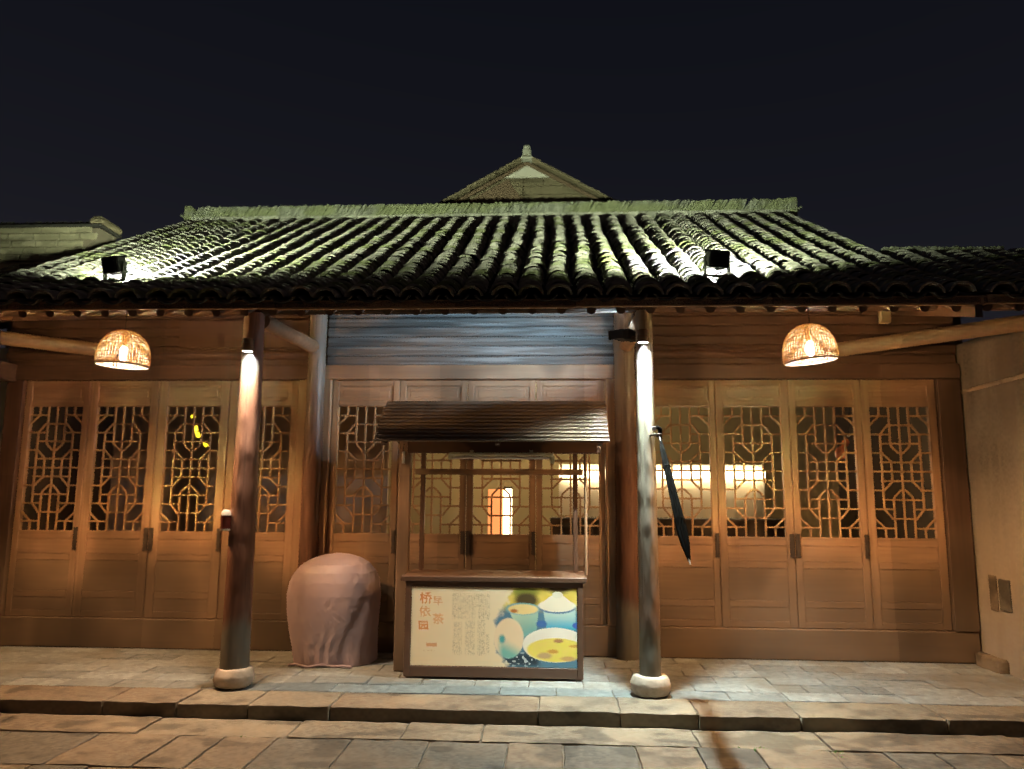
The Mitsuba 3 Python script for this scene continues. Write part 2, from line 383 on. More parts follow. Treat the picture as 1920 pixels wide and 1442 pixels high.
top('porch_floor', cbox(-6.5, 4.2, 5.50, 7.75, -0.04, PZ - 0.010, 0.002), 'mortar', kind='structure')
labels['porch_floor']['label'] = 'raised porch floor of grey bricks edged with long kerb stones'
KX = [-5.6, -4.35, -3.15, -2.62, -2.115, -1.545, -0.113, 0.44, 0.96, 1.63, 2.58, 3.6, 4.6]
for i, (a, b) in enumerate(zip(KX, KX[1:])):
    sd += 3
    part('porch_floor', 'kerb_stone', rough_stone(a + 0.006, b - 0.006, 5.46 + r_.uniform(-0.012, 0.012), 5.862, -0.03, PZ + r_.uniform(-0.004, 0.006), sd, amp=0.014, c=0.007), 'pale_stone' if i not in (1, 2, 5, 8) else 'brown_stone', smooth=50)
BL, BW = 0.42, 0.243
brs = []
for r in range(6):
    y0 = 5.872 + r * BW
    x = -5.45 + (0.5 * BL if r % 2 else 0)
    while x < 3.77:
        x1 = min(x + BL, 3.785)
        if x1 - x > 0.09:
            m = cbox(x + 0.003, x1 - 0.003, y0 + 0.003, y0 + BW - 0.003, PZ - 0.035, PZ + r_.uniform(-0.004, 0.002), 0.004)
            m.vertices[:, 2] += (m.vertices[:, 0] - x) * r_.uniform(-0.006, 0.006)
            brs.append((0.5 * (x + x1), y0, m))
        x += BL
vis = sorted(range(len(brs)), key=lambda i: brs[i][1] + 0.02 * abs(brs[i][0] + 0.3) + (9 if abs(brs[i][0] + 0.9) > 4.3 else 0))
for i in vis[:300]: part('porch_floor', 'paving_brick', brs[i][2], 'floor_brick')

# grass in the joints
def tuft(x, y, n, h, seed):
    q = np.random.default_rng(seed); V, F = [], []
    for i in range(n):
        a = q.uniform(0, 6.28); r = q.uniform(0, 0.045); hh = h * q.uniform(0.5, 1); w = 0.004
        b = np.array([x + r * math.cos(a) * 2.2, y + r * math.sin(a) * 0.6, -0.012]); d = np.array([math.cos(a), math.sin(a), 0]); e = np.array([-d[1], d[0], 0])
        o = len(V)
        V += [b - e * w, b + e * w, b + d * hh * 0.35 + e * w * 0.7 + [0, 0, hh * 0.7], b + d * hh * 0.9 + [0, 0, hh * 0.8]]
        F += [[o, o + 1, o + 2], [o, o + 2, o + 3]]
    return trimesh.Trimesh(V, F, process=False)
top('joint_grass', cat([tuft(x, y, n, h, i) for i, (x, y, n, h) in enumerate([(1.20, 5.058, 34, 0.026), (1.25, 5.055, 20, 0.02), (1.692, 5.04, 30, 0.026), (1.68, 4.95, 14, 0.02), (0.46, 5.057, 16, 0.018), (0.80, 5.057, 14, 0.018), (-2.1, 4.6, 14, 0.02), (-2.0, 5.055, 12, 0.018), (3.68, 7.22, 26, 0.06)])]), 'leaf_green', label='short grass growing in the joints of the paving', category='grass', kind='stuff')

# ------------------------------------------------------------------ the timber house
H = thing('timber_house', 'old one storey timber house with tiled roof, lattice doors and porch posts', 'house')
YP = np.array([5.36, 5.9, 6.4, 7.5, 8.4, 9.36]); ZP = np.array([2.985, 3.225, 3.48, 4.06, 4.54, 5.06])
def zr(y): return np.interp(y, YP, ZP)
SX0, SX1 = -4.74, 2.96                                        # the verges of the main roof
COLS = np.arange(36) * 0.2139 - 4.66                          # cover-tile columns of the main roof

def arc_tile(r0, r1, L, th, half, seg=8):
    """a curved clay tile, its wide lower end at y = 0, running up +y"""
    a = np.linspace(-half, half, seg + 1)
    def ring(r, y): return np.stack([r * np.sin(a), np.full_like(a, y), r * np.cos(a)], 1)
    V = np.vstack([ring(r0, 0), ring(r1, L), ring(r0 - th, 0), ring(r1 - th, L)]); n = seg + 1
    F = []
    for i in range(seg):
        F += [[i, i + 1, n + i + 1], [i, n + i + 1, n + i]]                                   # outside
        F += [[2 * n + i, i + 1, i], [2 * n + i, 2 * n + i + 1, i + 1]]                        # lower rim
        F += [[2 * n + i, 3 * n + i, 3 * n + i + 1], [2 * n + i, 3 * n + i + 1, 2 * n + i + 1]]    # inside
    F += [[0, n, 2 * n], [2 * n, n, 3 * n], [seg, 2 * n + seg, n + seg], [2 * n + seg, 3 * n + seg, n + seg]]
    return trimesh.Trimesh(V, F, process=False)
COVER = arc_tile(0.099, 0.086, 0.19, 0.017, math.radians(76))
def lay_columns(cols, y_lo, y_hi, seed, wob=0.0):
    """cover tiles of straight columns up the slope; returns (course, x, mesh)"""
    q = np.random.default_rng(seed); out = []
    for x in cols:
        y, c = y_lo + q.uniform(-0.012, 0.012), 0
        ph = q.uniform(0, 6.28)
        while y < y_hi - 0.03:
            sl = math.atan2(zr(y + 0.1) - zr(y), 0.1)
            tilt = sl - 0.13 + q.normal(0, 0.012)
            m = moved(COVER, (x + q.normal(0, 0.008) + 0.012 * math.sin(y * 1.9 + ph), y, zr(y) - 0.056 + q.normal(0, 0.003)), rx=tilt, rz=q.normal(0, 0.02), ry=q.normal(0, 0.03))
            out.append((c, x, m)); y += 0.118 * math.cos(sl) * q.uniform(0.85, 1.15); c += 1
    return out
def pans(cols, y_lo, y_hi, pitch=0.2139):
    """the trough tiles between the columns, course upon course"""
    P = arc_tile(0.105, 0.100, 0.2, 0.012, math.radians(58), 5)
    P.vertices[:, 2] = 0.105 - P.vertices[:, 2]; P.invert()
    out = []
    for x in cols:
        y = y_lo - 0.03
        while y < y_hi - 0.1:
            sl = math.atan2(zr(y + 0.1) - zr(max(y, YP[0])), 0.1)
            out.append(moved(P, (x + pitch / 2, y, zr(max(y, YP[0])) - 0.085), rx=sl - 0.06)); y += 0.15
    return cat(out)
tiles = lay_columns(COLS, 5.37, 9.2, 3)
near = sorted(range(len(tiles)), key=lambda i: (tiles[i][0], abs(tiles[i][1])))
for i in near[:300]: part(H, 'cover_tile', tiles[i][2], 'roof_tile', smooth=40)
part(H, 'cover_tiling', cat([tiles[i][2] for i in near[300:]]), 'roof_tile', smooth=40, kind='stuff')
part(H, 'pan_tiling', pans(COLS[:-1], 5.38, 9.2), 'pan_tile_clay', smooth=40, kind='stuff')
# the roof bed under the tiles, front and rear slopes
def bed(x0, x1, ys, dz0, dz1):
    ys = np.array(ys); V = []
    for x in (x0, x1):
        for y in ys: V += [[x, y, zr(y) - dz0], [x, y, zr(y) - dz1]]
    n = len(ys); F = []
    for i in range(n - 1):
        a, b = 2 * i, 2 * n + 2 * i
        F += [[a, b, b + 2, a + 2], [a + 1, a + 3, b + 3, b + 1], [a, a + 2, a + 3, a + 1], [b, b + 1, b + 3, b + 2]]
    F += [[0, 1, 2 * n + 1, 2 * n], [2 * n - 2, 4 * n - 2, 4 * n - 1, 2 * n - 1]]
    F = np.array(F); m = trimesh.Trimesh(V, np.vstack([F[:, [0, 1, 2]], F[:, [0, 2, 3]]]), process=False); trimesh.repair.fix_normals(m); return m
ys_full = [5.40, 5.9, 6.4, 7.0, 7.5, 8.4, 9.34]
part(H, 'roof_bed', bed(SX0 - 0.02, SX1 + 0.02, ys_full, 0.075, 0.115), 'dark_timber_across')
rear = bed(SX0, SX1, ys_full, 0.0, 0.09); rear.vertices[:, 1] = 18.72 - rear.vertices[:, 1]; rear.invert()
part(H, 'rear_roof', rear, 'pan_tile_clay')
# ridge: lime band, then a row of leaning upright tiles
part(H, 'ridge_band', cat([cbox(SX0 + 0.02 + i * 0.2, min(SX0 + 0.215 + i * 0.2, SX1), 9.27 + r_.uniform(-.004, .004), 9.46, 4.93, 5.085 + r_.uniform(-.006, .006), 0.008) for i in range(39)]), 'ridge_lime')
st = []
x = SX0 + 0.06
q = np.random.default_rng(11)
while x < SX1 - 0.06:
    h = 0.165 * q.uniform(0.95, 1.05)
    m = cbox(-0.014, 0.014, -0.085, 0.085, -0.02, h, 0.006)
    st.append(moved(m, (x, 9.365 + q.normal(0, 0.008), 5.083), ry=0.55 + q.normal(0, 0.035), rz=q.normal(0, 0.05))); x += 0.031 * q.uniform(0.93, 1.07)
part(H, 'ridge_tiling', cat(st), 'ridge_tile', kind='stuff')
for x, sgn in ((SX0, -1), (SX1, 1)):
    m = cat(cbox(x - 0.05, x + 0.05, 9.26, 9.47, 4.95, 5.235, 0.012), moved(cbox(-0.06, 0.06, -0.07, 0.07, -0.012, 0.012, 0.006), (x + sgn * 0.06, 9.365, 5.10), ry=-sgn * 0.45))
    part(H, 'ridge_end', m, 'ridge_tile')
for x, sgn in ((SX0, -1), (SX1, 1)):
    V = [(y, zr(y) - 0.13) for y in ys_full] + [(9.34, 3.3), (7.45, 3.3), (5.40, zr(5.40) - 0.22)]
    m = trimesh.creation.extrude_polygon(Polygon(V), 0.05, engine='earcut')
    m.vertices = np.stack([m.vertices[:, 2] + x - 0.025, m.vertices[:, 0], m.vertices[:, 1]], 1); trimesh.repair.fix_normals(m)
    part(H, 'verge_wall', m, 'dark_timber_across')

# lower side roofs at both ends, same slope, with a mossy top course
def side_roof(x0, x1, y_hi, seed):
    cols = np.arange(x0 + 0.1, x1, 0.2139)
    t = lay_columns(cols, 5.37, y_hi, seed)
    part(H, 'side_roof_tiling', cat([m for _, _, m in t]), 'roof_tile', smooth=40, kind='stuff')
    part(H, 'side_roof_pan_tiling', pans(cols[:-1] - 0.0, 5.38, y_hi), 'pan_tile_clay', smooth=40, kind='stuff')
    part(H, 'side_roof_bed', bed(x0, x1, [y for y in ys_full if y < y_hi - 0.1] + [y_hi + 0.02], 0.075, 0.115), 'dark_timber_across')
side_roof(3.0, 5.0, 6.86, 21)
side_roof(-6.3, -4.78, 6.05, 22)
q = np.random.default_rng(12); st = []; x = 2.93
while x < 3.95:
    st.append(moved(cbox(-0.015, 0.015, -0.06, 0.06, -0.06, 0.085 * q.uniform(0.93, 1.07), 0.006), (x, 6.88 + q.normal(0, 0.004), zr(6.88) - 0.030 - 0.012 * (x - 3.0)), ry=0.6 + q.normal(0, 0.05))); x += 0.030
part(H, 'side_ridge_tiling', cat(st), 'ridge_tile', kind='stuff')

# eaves: fascia boards, round rafters, purlin
EX = [-6.3, -4.1, -2.05, 0.15, 1.55, 3.02, 5.0]
for i, (a, b) in enumerate(zip(EX, EX[1:])):
    dz = [0.0, 0.004, -0.004, 0.002, -0.003, 0.006][i]
    m = cbox(a + 0.002, b - 0.002, 5.400, 5.43, 2.876 + dz, 2.943 + dz, 0.004)
    part(H, 'eave_board', m, 'eave_timber')
for i, x in enumerate(np.arange(-6.15, 4.9, 0.2139)):
    y0 = 5.445
    p0, p1 = (x, y0, zr(y0) - 0.155), (x, 7.32, zr(7.32) - 0.155)
    part(H, 'rafter', log(p0, p1, 0.034, n=5, sides=10, rough=0.003, seed=i), 'dark_timber_upright', smooth=40)
for a, b in ((-6.2, -2.42), (-2.42, 0.70), (0.70, 4.3)):
    part(H, 'eave_purlin', log((a, 5.95, 3.025), (b, 5.95, 3.025), 0.058, n=14, rough=0.006, seed=int(a * 10) + 70), 'dark_timber_across', smooth=40)

# porch posts on stone drums, hall posts in the front wall
def post(x, y, r0, r1, ztop, mat, seed, label):
    k = part(H, 'porch_post', log((x, y, PZ + 0.13), (x, y, ztop), r0, r1, n=60, sides=28, rough=0.0035, seed=seed, freq=7), mat, smooth=60, label=label)
    prof = [(0, 0), (0.10, 0), (0.128, 0.015), (0.146, 0.05), (0.147, 0.085), (0.138, 0.115), (0.128, 0.135), (0.118, 0.143), (0.10, 0.146), (0, 0.146)]
    m = lathe(prof, 40, (x, y, PZ)); m = m.subdivide()
    m.vertices += (np.stack([meshkit.fbm(m.vertices * 9 + 7 * i, 3, seed) for i in range(3)], 1) - 0.5) * 0.014
    part(k, 'stone_base', m, 'base_stone', smooth=60)
post(-2.425, 5.95, 0.108, 0.080, 2.975, 'left_post_wood', 4, 'left porch post, smooth and rosy brown above')
post(0.702, 5.95, 0.080, 0.066, 2.975, 'right_post_wood', 9, 'right porch post, pale and peeling above')
part(H, 'hall_post', log((-2.315, 7.27, PZ), (-2.315, 7.27, 3.35), 0.092, 0.082, n=50, sides=28, rough=0.008, seed=31, freq=4), 'hall_post_wood', smooth=60)
part(H, 'hall_post', log((0.665, 7.27, PZ), (0.665, 7.27, 3.35), 0.106, 0.096, n=50, sides=28, rough=0.010, seed=35, freq=4), 'hall_post_wood', smooth=60)
for x in (-2.37, 0.69):
    part(H, 'tie_beam', log((x, 5.99, 2.925), (x * 1.0 + (0.03 if x < 0 else -0.01), 7.20, 2.955), 0.062, 0.066, n=16, rough=0.006, seed=41), 'eave_timber', smooth=50)
# corner beams set at 45 degrees, and the dark members of the left wing
part(H, 'corner_beam', log((2.60, 7.40, 2.925), (4.25, 5.75, 2.935), 0.082, n=16, rough=0.008, seed=51, squash=0.8), 'eave_timber', smooth=50)
part(H, 'corner_beam', log((-4.25, 7.40, 2.925), (-5.9, 5.75, 2.935), 0.082, n=16, rough=0.008, seed=52, squash=0.8), 'eave_timber', smooth=50)
part(H, 'wing_beam', cbox(-5.55, -5.36, 5.7, 7.29, 2.62, 2.80, 0.01), 'dark_timber_across')
for i in range(4):
    part(H, 'wing_rafter', log((-4.62 - 0.22 * i, 6.15 + 0.1 * i, 3.02), (-5.2 - 0.22 * i, 5.62 + 0.1 * i, 2.93), 0.034, n=5, sides=10, seed=60 + i, rough=0.003), 'eave_timber', smooth=40)
part(H, 'eave_strut', cbox(2.72, 2.80, 6.40, 6.47, 2.98, 3.26, 0.005), 'eave_timber')

# front wall: lintels, boards above them, sills
for a, b, mat in ((-5.50, -2.40, 'dark_timber_across'), (-2.235, 0.575, 'eave_timber'), (0.765, 3.775, 'dark_timber_across')):
    part(H, 'lintel', cbox(a, b, 7.275, 7.42, 2.645, 2.785, 0.006), mat)
    n = 6
    for i in range(n):
        z0 = 2.789 + i * 0.0965
        off = r_.uniform(-0.004, 0.004) - (0.012 if (i % 2) else 0)
        m = cbox(a, b, 7.325 + off, 7.36, z0, z0 + 0.0905, 0.011)
        part(H, 'wall_board', m, 'washed_board' if a == -2.235 else 'dark_timber_across')
    part(H, 'upper_wall', cbox(a, b, 7.36, 7.40, 2.789, 3.86, 0.003), 'dark_timber_across')
    part(H, 'upper_wall', cbox(a, b, 7.345, 7.359, 3.368, 3.86, 0.003), 'dark_timber_across')
    part(H, 'threshold', cbox(a, b, 7.30, 7.43, PZ + 0.002, 0.362, 0.008), 'weathered_board')
for a, b in ((-5.45, -4.05), (-3.95, -2.40), (0.765, 2.62)):
    part(H, 'wall_log', log((a, 7.285, 2.885), (b, 7.285, 2.885), 0.058, n=14, rough=0.012, seed=int(70 + a * 3), squash=0.7), 'dark_timber_across', smooth=50)
for a, b, z0, z1 in ((-3.72, -3.05, 2.96, 3.24), (-2.98, -2.42, 2.96, 3.24)):
    part(H, 'wall_panel', cbox(a, b, 7.285, 7.322, z0, z1, 0.006), 'dark_timber_across')

LAT_W, LAT_Z0, LAT_Z1 = 0.535, 1.175, 2.385
LV = [(1, 0, 1), (2, 0, 4), (3, 0, 7), (2, 6, 7), (1, 3, 7)]
LH = [(1, 0, 2), (2, 1.75, 3), (3, 0, 2), (4, 1, 3), (5, 0, 1.1), (6, 0.9, 3), (7, 0, 3)]
LD = [((1, 1), (0, 2)), ((1.8, 2), (1, 3)), ((2, 4), (2.12, 4.35)), ((2.12, 4.35), (2.75, 5)), ((2.75, 5), (3, 5)), ((1.1, 5), (2.05, 6))]
def lattice_mesh(x0, x1):
    du, dv = (x1 - x0) / 6, (LAT_Z1 - LAT_Z0) / 14
    segs = [((c, a), (c, b)) for c, a, b in LV] + [((a, r), (b, r)) for r, a, b in LH] + LD
    allv, seen = [], set()
    for (p, q_) in segs:
        for mx in (0, 1):
            for my in (0, 1):
                P = [(6 - c if mx else c, 14 - r if my else r) for c, r in (p, q_)]
                key = tuple(sorted((round(a, 2), round(b, 2)) for a, b in P))
                if key in seen: continue
                seen.add(key); allv.append(P)
    ms = []
    for i, P in enumerate(allv):
        A, B = [(x0 + c * du, LAT_Z1 - r * dv) for c, r in P]
        diag = abs(A[0] - B[0]) > 1e-6 and abs(A[1] - B[1]) > 1e-6
        e = 0.0 if not diag else 0.0012
        ms.append(bar(A, B, 0.0165, FY + 0.010 + e + (0.0007 if abs(A[0] - B[0]) < 1e-6 else 0), FY + 0.032 - e - (0.0007 if abs(A[0] - B[0]) < 1e-6 else 0)))
    return cat(ms)
def door(x0, x1, dy, latch, label):
    k = key_of(f'{H}__door'); labels[k] = {'label': label}
    y0, y1 = FY + dy, FY + dy + 0.05
    def b(name, a0, a1, z0, z1, mat, inset=0.0, depth=0.05):
        part(k, name, cbox(a0, a1, y0 + inset, y0 + depth, z0, z1, 0.004), mat)
    g = 0.003
    sw = (x1 - x0 - LAT_W) / 2
    a, c = x0 + sw, x1 - sw
    b('stile', x0 + g, a, 0.366, 2.642, 'door_wood_upright'); b('stile', c, x1 - g, 0.366, 2.642, 'door_wood_upright')
    for z0, z1 in ((0.366, 0.425), (0.545, 0.605), (0.895, 0.955), (1.095, LAT_Z0), (LAT_Z1, 2.440), (2.585, 2.642)):
        b('rail', a + 0.0005, c - 0.0005, z0, z1, 'door_wood_across', 0.001)
    for z0, z1, nm in ((0.425, 0.545, 'panel'), (0.605, 0.895, 'panel'), (0.955, 1.095, 'panel'), (2.440, 2.585, 'panel')):
        m = cbox(a + 0.0005, c - 0.0005, y0 + (0.005 if z0 < 1 else 0.014), y0 + 0.040, z0 + 0.0005, z1 - 0.0005, 0.002)
        if z0 > 1: m = cat(m, cbox(a + 0.035, c - 0.035, y0 + 0.009, y0 + 0.030, z0 + 0.03, z1 - 0.03, 0.008))
        part(k, nm, m, 'weathered_board' if z0 < 0.7 else 'door_wood_across')
    lm = lattice_mesh(a, c); lm.vertices[:, 1] += dy
    part(k, 'lattice', lm, 'lattice_wood', kind='stuff')
    gy = y0 + 0.040
    part(k, 'pane', trimesh.Trimesh([[a, gy, LAT_Z0], [c, gy, LAT_Z0], [c, gy, LAT_Z1], [a, gy, LAT_Z1]], [[0, 1, 2], [0, 2, 3]], process=False), 'window_glass')
    for lx, w in latch:
        m = cat(cbox(lx - w / 2, lx + w / 2, y0 - 0.016, y0 - 0.001, 0.99, 1.205, 0.003), cbox(lx - w / 2 + 0.006, lx + w / 2 - 0.006, y0 - 0.024, y0 - 0.0165, 1.02, 1.06, 0.003), cbox(lx - w / 2 + 0.006, lx + w / 2 - 0.006, y0 - 0.024, y0 - 0.0165, 1.13, 1.17, 0.003))
        part(k, 'latch_plate', m, 'iron_plate')
    return k
LB = [-5.275, -4.610, -3.905, -3.190, -2.495]; CB = [-2.165, -1.500, -0.840, -0.178, 0.480]; RB = [0.865, 1.522, 2.205, 2.872, 3.560]
ordn = ['first', 'second', 'third', 'fourth']
for xs, bay in ((LB, 'left'), (CB, 'middle'), (RB, 'right')):
    for i in range(4):
        x0, x1 = xs[i], xs[i + 1]
        latch = [[(x1 - 0.022, 0.036)], [(x1 - 0.025, 0.042)], [(x1 - 0.022, 0.036), (x0 + 0.025, 0.042)], []][i]
        where = {'left': 'left of the left porch post' if i < 3 else 'behind the left porch post', 'middle': 'beside the covered heap' if i == 0 else 'behind the food stall', 'right': 'right of the umbrella' if i else 'behind the umbrella'}[bay]
        door(x0, x1, 0.0 if not (bay == 'middle' and i == 2) else 0.006, latch, f'{ordn[i]} lattice door of the {bay} bay, {where}')
for a, b in ((-5.45, -5.278), (-2.492, -2.405), (-2.238, -2.168), (0.483, 0.572), (0.765, 0.862), (3.563, 3.775)):
    part(H, 'door_jamb', cbox(a, b, 7.285, 7.42, 0.365, 2.643, 0.006), 'dark_timber_upright' if b > 3 or a < -5 else 'door_wood_upright')

# the room behind the doors
part(H, 'room_floor', cbox(-5.5, 3.8, 7.44, 10.6, 0.02, 0.12, 0.002), 'interior_floor')
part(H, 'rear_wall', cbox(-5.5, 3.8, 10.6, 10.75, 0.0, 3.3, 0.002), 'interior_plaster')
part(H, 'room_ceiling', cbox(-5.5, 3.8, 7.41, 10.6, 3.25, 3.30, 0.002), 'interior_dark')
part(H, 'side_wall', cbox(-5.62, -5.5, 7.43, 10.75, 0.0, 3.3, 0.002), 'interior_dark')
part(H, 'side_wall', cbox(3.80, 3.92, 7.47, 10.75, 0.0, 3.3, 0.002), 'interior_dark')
part(H, 'added_screen', cbox(-5.49, -2.02, 9.30, 9.34, 0.121, 2.9, 0.004), 'screen_wood')  # added screen, holds the room light back from the left bays

# ------------------------------------------------------------------ walls and houses around
def blocks(parent, poly, y, rowh, bw, z0, mat, seed, depth=0.03, proud=0.012):
    q = np.random.default_rng(seed); x0, _, x1, zt = poly.bounds; z, r = z0, 0
    while z < zt:
        x = x0 - q.uniform(0, bw)
        while x < x1:
            w = bw * q.uniform(0.75, 1.3)
            g = poly.intersection(Polygon([(x + .006, z + .006), (x + w - .006, z + .006), (x + w - .006, z + rowh - .006), (x + .006, z + rowh - .006)]))
            if g.area > 0.3 * w * rowh and g.geom_type == 'Polygon':
                m = trimesh.creation.extrude_polygon(g, depth, engine='earcut')
                d = q.uniform(0, proud)
                m.vertices = np.stack([m.vertices[:, 0], y - d + m.vertices[:, 2], m.vertices[:, 1]], 1); trimesh.repair.fix_normals(m)
                part(parent, 'wall_block', m, mat)
            x += w
        z += rowh; r += 1
def ext_y(poly, y0, y1):
    m = trimesh.creation.extrude_polygon(poly, y1 - y0, engine='earcut')
    m.vertices = np.stack([m.vertices[:, 0], y0 + m.vertices[:, 2], m.vertices[:, 1]], 1); trimesh.repair.fix_normals(m)
    return m
G = thing('gabled_house', 'taller house behind, only its gable and finial rising over the ridge', 'house')
ax, az, sl, gy = -0.365, 5.935, 0.565, 9.75
KG = 0.7357
tri = Polygon([(ax - 3, az - 3 * sl), (ax, az), (ax + 3, az - 3 * sl)])
part(G, 'gable_wall', ext_y(Polygon([(ax - 2.85, 4.0), (ax + 2.85, 4.0), (ax + 2.85, az - 2.85 * sl), (ax, az), (ax - 2.85, az - 2.85 * sl)]), gy + 0.03, gy + 0.24), 'gable_block_stone')
blocks(G, tri.intersection(Polygon([(-5, 4.91), (5, 4.91), (5, 5.752), (-5, 5.752)])), gy + 0.005, 0.12, 0.25, 4.92, 'gable_block_stone', 5, 0.03, 0.003)
part(G, 'gable_plaster', ext_y(tri.intersection(Polygon([(-5, 5.757), (5, 5.757), (5, 9), (-5, 9)])), gy - 0.012, gy + 0.03), 'lime_white', label='white plastered tip of the gable')
part(G, 'brown_patch', ext_y(tri.buffer(-0.05).intersection(Polygon([(ax - 1.15, 5.0), (ax + 0.10, 5.0), (ax - 0.02, 5.44), (ax - 0.09, 5.495), (ax - 0.19, 5.63), (ax - 0.25, 5.74), (ax - 0.38, 5.74), (ax - 0.85, 5.40)])), gy - 0.006, gy + 0.004), 'gable_brown', label='brown patch with a slanting edge on the gable')  # flat brown patch with a slanting edge, laid over the blocks
for sgn in (-1, 1):
    q = np.random.default_rng(40 + sgn); L = 3.35; n = 34; ms = []
    for i in range(n):
        t = i / n * L
        m = cbox(-0.062, 0.062, gy - 0.14 + q.uniform(-.008, .008), gy + 0.15, -0.015, 0.015, 0.006)
        ms.append(moved(m, (ax + sgn * (t + 0.05) * math.cos(math.atan(sl)), 0, az + 0.055 - t * math.sin(math.atan(sl)) + q.uniform(-.005, .005)), ry=sgn * (math.atan(sl) - 0.12)))
    part(G, 'verge_tiling', cat(ms), 'gable_block_stone', kind='stuff')
    m = cbox(-L / 2, L / 2, gy - 0.075, gy - 0.035, -0.045, 0.0, 0.008)
    c = math.cos(math.atan(sl)); s_ = math.sin(math.atan(sl))
    part(G, 'verge_moulding', moved(m, (ax + sgn * (L / 2 * c + 0.01), 0, az + 0.02 - L / 2 * s_), ry=sgn * math.atan(sl)), 'gable_brown')
    part(G, 'roof_slope', moved(cbox(-L / 2, L / 2, gy + 0.16, gy + 5, -0.04, 0.035, 0.01), (ax + sgn * (L / 2 * c), 0, az + 0.05 - L / 2 * s_), ry=sgn * math.atan(sl)), 'roof_tile')
part(G, 'finial', cat(cbox(ax - 0.056, ax + 0.056, gy - 0.14, gy + 0.05, 6.0015, 6.105, 0.015), cbox(ax - 0.045, ax + 0.045, gy - 0.13, gy + 0.04, 6.106, 6.165, 0.022), cbox(ax - 0.08, ax + 0.08, gy - 0.15, gy + 0.06, 5.96, 6.0, 0.012)), 'ridge_lime', label='stubby pale finial at the gable tip')

N = thing('neighbour_wall', 'mottled old brick parapet wall with tiled coping above the left roof edge', 'wall')
npoly = Polygon([(-8.5, 3.31), (-5.09, 3.31), (-5.09, 3.976), (-5.0, 4.05), (-4.95, 4.153), (-4.88, 4.22), (-4.847, 4.347), (-8.5, 4.347)])
part(N, 'wall_core', ext_y(npoly.buffer(-0.006), 7.63, 7.95), 'mortar')
blocks(N, npoly.intersection(Polygon([(-8, 3.5), (0, 3.5), (0, 5), (-8, 5)])), 7.605, 0.078, 0.24, 3.58, 'old_brickwork', 9, 0.03, 0.010)
part(N, 'coping', cbox(-8.5, -4.82, 7.585, 8.0, 4.349, 4.38, 0.008), 'coping_clay')
q = np.random.default_rng(3)
part(N, 'coping_tiling', cat([moved(cbox(-0.012, 0.012, -0.11, 0.11, 0, 0.075 * q.uniform(.8, 1.1), 0.006), (x, 7.79, 4.376), ry=0.5) for x in np.arange(-7.8, -4.98, 0.026)]), 'coping_clay', kind='stuff')
part(N, 'coping_end', cat(cbox(-4.97, -4.81, 7.60, 7.99, 4.382, 4.455, 0.025), cbox(-4.94, -4.84, 7.62, 7.97, 4.445, 4.475, 0.012)), 'gable_block_stone')

W = thing('side_wall', 'stained plaster courtyard wall running forward at the right edge', 'wall')
wm = rough_stone(3.79, 4.15, 5.62, 7.55, -0.04, 2.98, 400, amp=0.010, c=0.02, cell=0.12)
part(W, 'plaster_face', wm, 'stained_plaster', smooth=60)
part(W, 'ledge', rough_stone(3.770, 3.80, 5.63, 7.33, 2.495, 2.535, 401, amp=0.006, c=0.008, cell=0.1), 'base_stone', smooth=60, label='pale ledge across the wall')
part(W, 'bare_patch', cbox(3.776, 3.80, 6.79, 6.95, 0.60, 0.86, 0.004), 'dark_stone', label='dark squarish patch low on the wall')
part(W, 'bare_patch', cbox(3.779, 3.80, 6.99, 7.10, 0.58, 0.88, 0.004), 'brown_stone')
part(W, 'skirting_stone', rough_stone(3.70, 3.80, 6.9, 7.28, 0.05, 0.20, 402, amp=0.012, c=0.03), 'brown_stone', smooth=60)
top('alley_wall', rough_stone(-8.5, -5.47, 7.42, 7.75, -0.04, 3.0, 403, amp=0.006, c=0.01, cell=0.3), 'pale_plaster', smooth=60, label='pale plaster wall seen as a sliver at the left frame edge', category='wall')

# ------------------------------------------------------------------ lamps
def roof_flood(x, y, turn, label):
    k = thing('roof_floodlight', label, 'floodlight', 'black floodlights on the roof slope')
    zt = zr(y) + 0.105
    a = math.radians(15)
    def P(m): return moved(m, (x, y, zt + 0.065), rx=a, rz=turn)
    part(k, 'housing', P(cat(cbox(-0.082, 0.082, -0.06, 0.036, -0.065, 0.065, 0.008), cbox(-0.088, 0.088, 0.030, 0.044, 0.055, 0.072, 0.003), cbox(-0.088, 0.088, 0.030, 0.044, -0.072, -0.055, 0.003))), 'black_metal')
    for i in range(5):
        part(k, 'cooling_fin', P(cbox(-0.065, 0.065, -0.078, -0.0605, -0.05 + i * 0.024, -0.045 + i * 0.024, 0.001)), 'black_metal')
    e = trimesh.Trimesh([[-0.07, 0, -0.052], [0.07, 0, -0.052], [0.07, 0, 0.052], [-0.07, 0, 0.052]], [[0, 2, 1], [0, 3, 2]], process=False)
    e.vertices[:, 1] = 0.037
    part(k, 'lamp_face', P(e), 'lamp_glass', emit=ROOF_FLOOD)
    part(k, 'bracket', cat(moved(cbox(-0.10, -0.094, -0.02, 0.02, -0.13, 0.02, 0.002), (x, y, zt + 0.065), rz=turn), moved(cbox(0.094, 0.10, -0.02, 0.02, -0.13, 0.02, 0.002), (x, y, zt + 0.065), rz=turn), moved(cbox(-0.1, 0.1, -0.02, 0.02, -0.136, -0.130, 0.002), (x, y, zt + 0.065), rz=turn)), 'black_metal')
roof_flood(-3.535, 5.80, math.radians(-16), 'black floodlight box on the left roof slope, above the left basket lamp')
roof_flood(1.245, 5.78, math.radians(14), 'black floodlight box on the roof slope right of centre')

